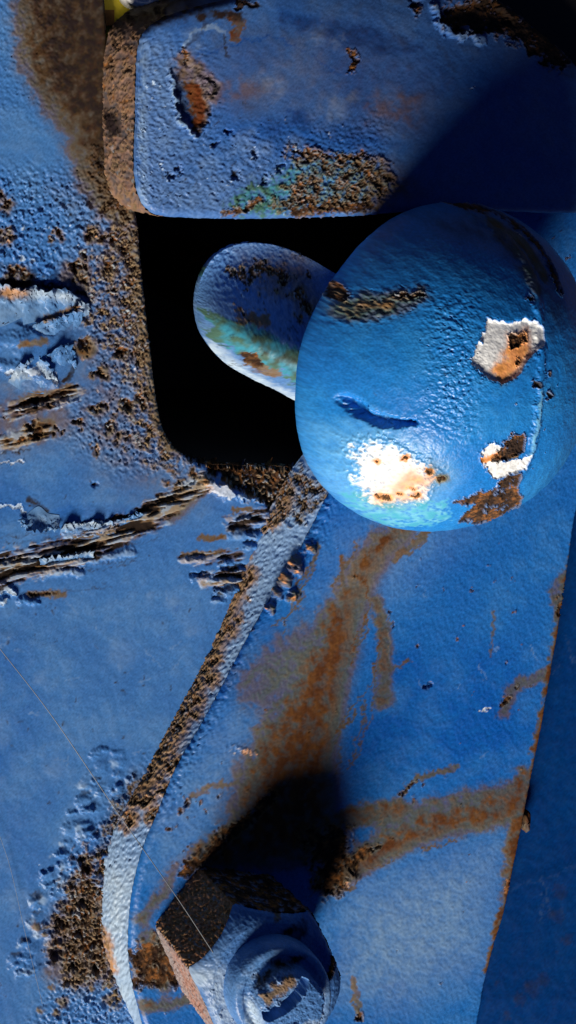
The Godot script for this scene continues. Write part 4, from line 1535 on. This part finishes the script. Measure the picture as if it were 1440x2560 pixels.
	o3.base = Color(0.09, 0.22, 0.48)
	o3.deep = Color(0.02, 0.10, 0.36)
	o3.pale = Color(0.30, 0.40, 0.56)
	o3.grain = 1.2
	o3.seed_x = 39000.0
	o3.area(P, [560, 2360, 820, 2360, 820, 2620, 560, 2620], 0.16, 20)
	o3.chalk = Color(0.38, 0.50, 0.64)
	for k in 5:
		o3.stroke(C, [640 + k * 12, 2570, 720 + k * 18, 2500 - k * 6], 10, 0.5, 0.9)
	o3.stroke(C, [580, 2480, 600, 2560], 40, 0.9, 0.9)
	o3.stroke(G, [590, 2420, 650, 2370, 740, 2350], 22, 0.8, 0.8)
	o3.stroke(S, [620, 2440, 680, 2400], 20, 0.6, 0.8)
	scatter(o3, H, 26, 600, 2400, 800, 2600, 8, 18, 4)
	var bc := Vector2(684, 2466)
	nt = 340
	nr = 150
	# profile: raised end with a curved cut across it, a shoulder, and the groove beside the nut
	# (radius, height) round the axis
	var prof := [0.5, 300.0, 62.0, 297.0, 74.0, 292.0, 81.0, 280.0, 83.0, 262.0, 86.0, 256.0, 96.0, 254.0, 104.0, 258.0, 116.0, 256.0, 122.0, 246.0, 124.0, 226.0, 127.0, 196.0]
	var line := curve(prof, nr)
	pos = PackedVector3Array()
	q = PackedVector2Array()
	var along := 0.0
	for j in nr:
		if j:
			along += line[j].distance_to(line[j - 1])
		var r := line[j].x
		for i in nt:
			var th := TAU * i / (nt - 1.0)
			var dl := Vector2(cos(th), sin(th)) * r
			var p := spot(bc.x, bc.y, ARM_H + 212.0)
			p += Vector3(dl.x, 0, dl.y) * 0.92
			p.y = ARM_H + line[j].y - 2.0
			# curved cut across the end
			var across := dl.x * 0.62 + dl.y * 0.78 + 18.0 + 0.003 * pow(dl.x * 0.78 - dl.y * 0.62, 2)
			if absf(across) < 15.0 and r < 76.0:
				p.y -= 24.0 * smooth(15.0, 6.0, absf(across)) * smooth(76.0, 66.0, r)
			pos.append(leaning(p, spot(bc.x, bc.y, ARM_H + 212.0)))
			q.append(bc + Vector2(cos(th), sin(th)) * along)
	sheet("end_face", b, o3, nt, nr, pos, q, Vector3.UP, 1.0, true)


func build_small() -> void:
	# a thread of web from the plate over the arm's edge to the nut
	var web := Node3D.new()
	var m := plain(Color(0.22, 0.24, 0.26), 0.7)
	strand("web_thread", [Vector3(-40, 1570, 16), Vector3(0, 1622, 22), Vector3(130, 1790, 90), Vector3(300, 2040, 140), Vector3(440, 2240, 240), Vector3(548, 2405, ARM_H + 214.0)], 1.0, m, "long pale web thread running from the left plate over the arm to the nut")
	strand("web_thread", [Vector3(-40, 1990, 14), Vector3(20, 2150, 12), Vector3(60, 2320, 12), Vector3(106, 2510, 14)], 0.45, m, "short faint web thread lying low on the left plate near its bottom")
	# what shows in the gap beyond the plate at the top
	var y := plain(Color(0.90, 0.72, 0.03), 0.5)
	var cap := thing("yellow_cover", "yellow painted cover seen through the gap above the block's corner", "cover", Vector3(340, -900, -40))
	var bx := box("panel", cap, 262, 420, -900, -70, -175, 120, y)
	box("panel", cap, 268, 300, -70, -62, 20, 60, plain(Color(0.35, 0.16, 0.03), 0.6))
	var w := thing("white_cap", "white round cap at the top edge beside the yellow cover", "cap", Vector3(360, -70, -30))
	var cm := CylinderMesh.new()
	cm.top_radius = 44 * UNIT
	cm.bottom_radius = 52 * UNIT
	cm.height = 60 * UNIT
	cm.material = plain(Color(0.7, 0.7, 0.72), 0.4)
	var ci := MeshInstance3D.new()
	ci.name = "rim"
	ci.mesh = cm
	ci.position = Vector3(0, 30 * UNIT, 0)
	w.add_child(ci)
	var tm := TorusMesh.new()
	tm.inner_radius = 34 * UNIT
	tm.outer_radius = 50 * UNIT
	tm.material = cm.material
	var ti := MeshInstance3D.new()
	ti.name = "lip"
	ti.mesh = tm
	ti.position = Vector3(0, 60 * UNIT, 0)
	w.add_child(ti)


func strand(called: String, at: Array, rad: float, m: Material, label: String) -> void:
	var st := SurfaceTool.new()
	st.begin(Mesh.PRIMITIVE_TRIANGLES)
	var pts: Array[Vector3] = []
	for p in at:
		pts.append(to_world(spot(p.x, p.y, p.z)))
	var fine: Array[Vector3] = []
	for s in pts.size() - 1:
		for k in 8:
			fine.append(pts[s].cubic_interpolate(pts[s + 1], pts[maxi(s - 1, 0)], pts[mini(s + 2, pts.size() - 1)], k / 8.0))
	fine.append(pts[pts.size() - 1])
	var sides := 6
	for s in fine.size():
		var d := (fine[mini(s + 1, fine.size() - 1)] - fine[maxi(s - 1, 0)]).normalized()
		var u := d.cross(Vector3.UP).normalized()
		var v := u.cross(d)
		for k in sides:
			var a := TAU * k / sides
			var n := u * cos(a) + v * sin(a)
			st.set_normal(n)
			st.add_vertex(fine[s] + n * rad * UNIT)
	for s in fine.size() - 1:
		for k in sides:
			var a := s * sides + k
			var b := s * sides + (k + 1) % sides
			for i in [a, b, a + sides, b, b + sides, a + sides]:
				st.add_index(i)
	var mi := MeshInstance3D.new()
	mi.name = called
	mi.mesh = st.commit()
	mi.material_override = m
	mi.set_meta("label", label)
	mi.set_meta("category", "web thread")
	mi.set_meta("group", "threads of web on the plate")
	add_child(mi, true)
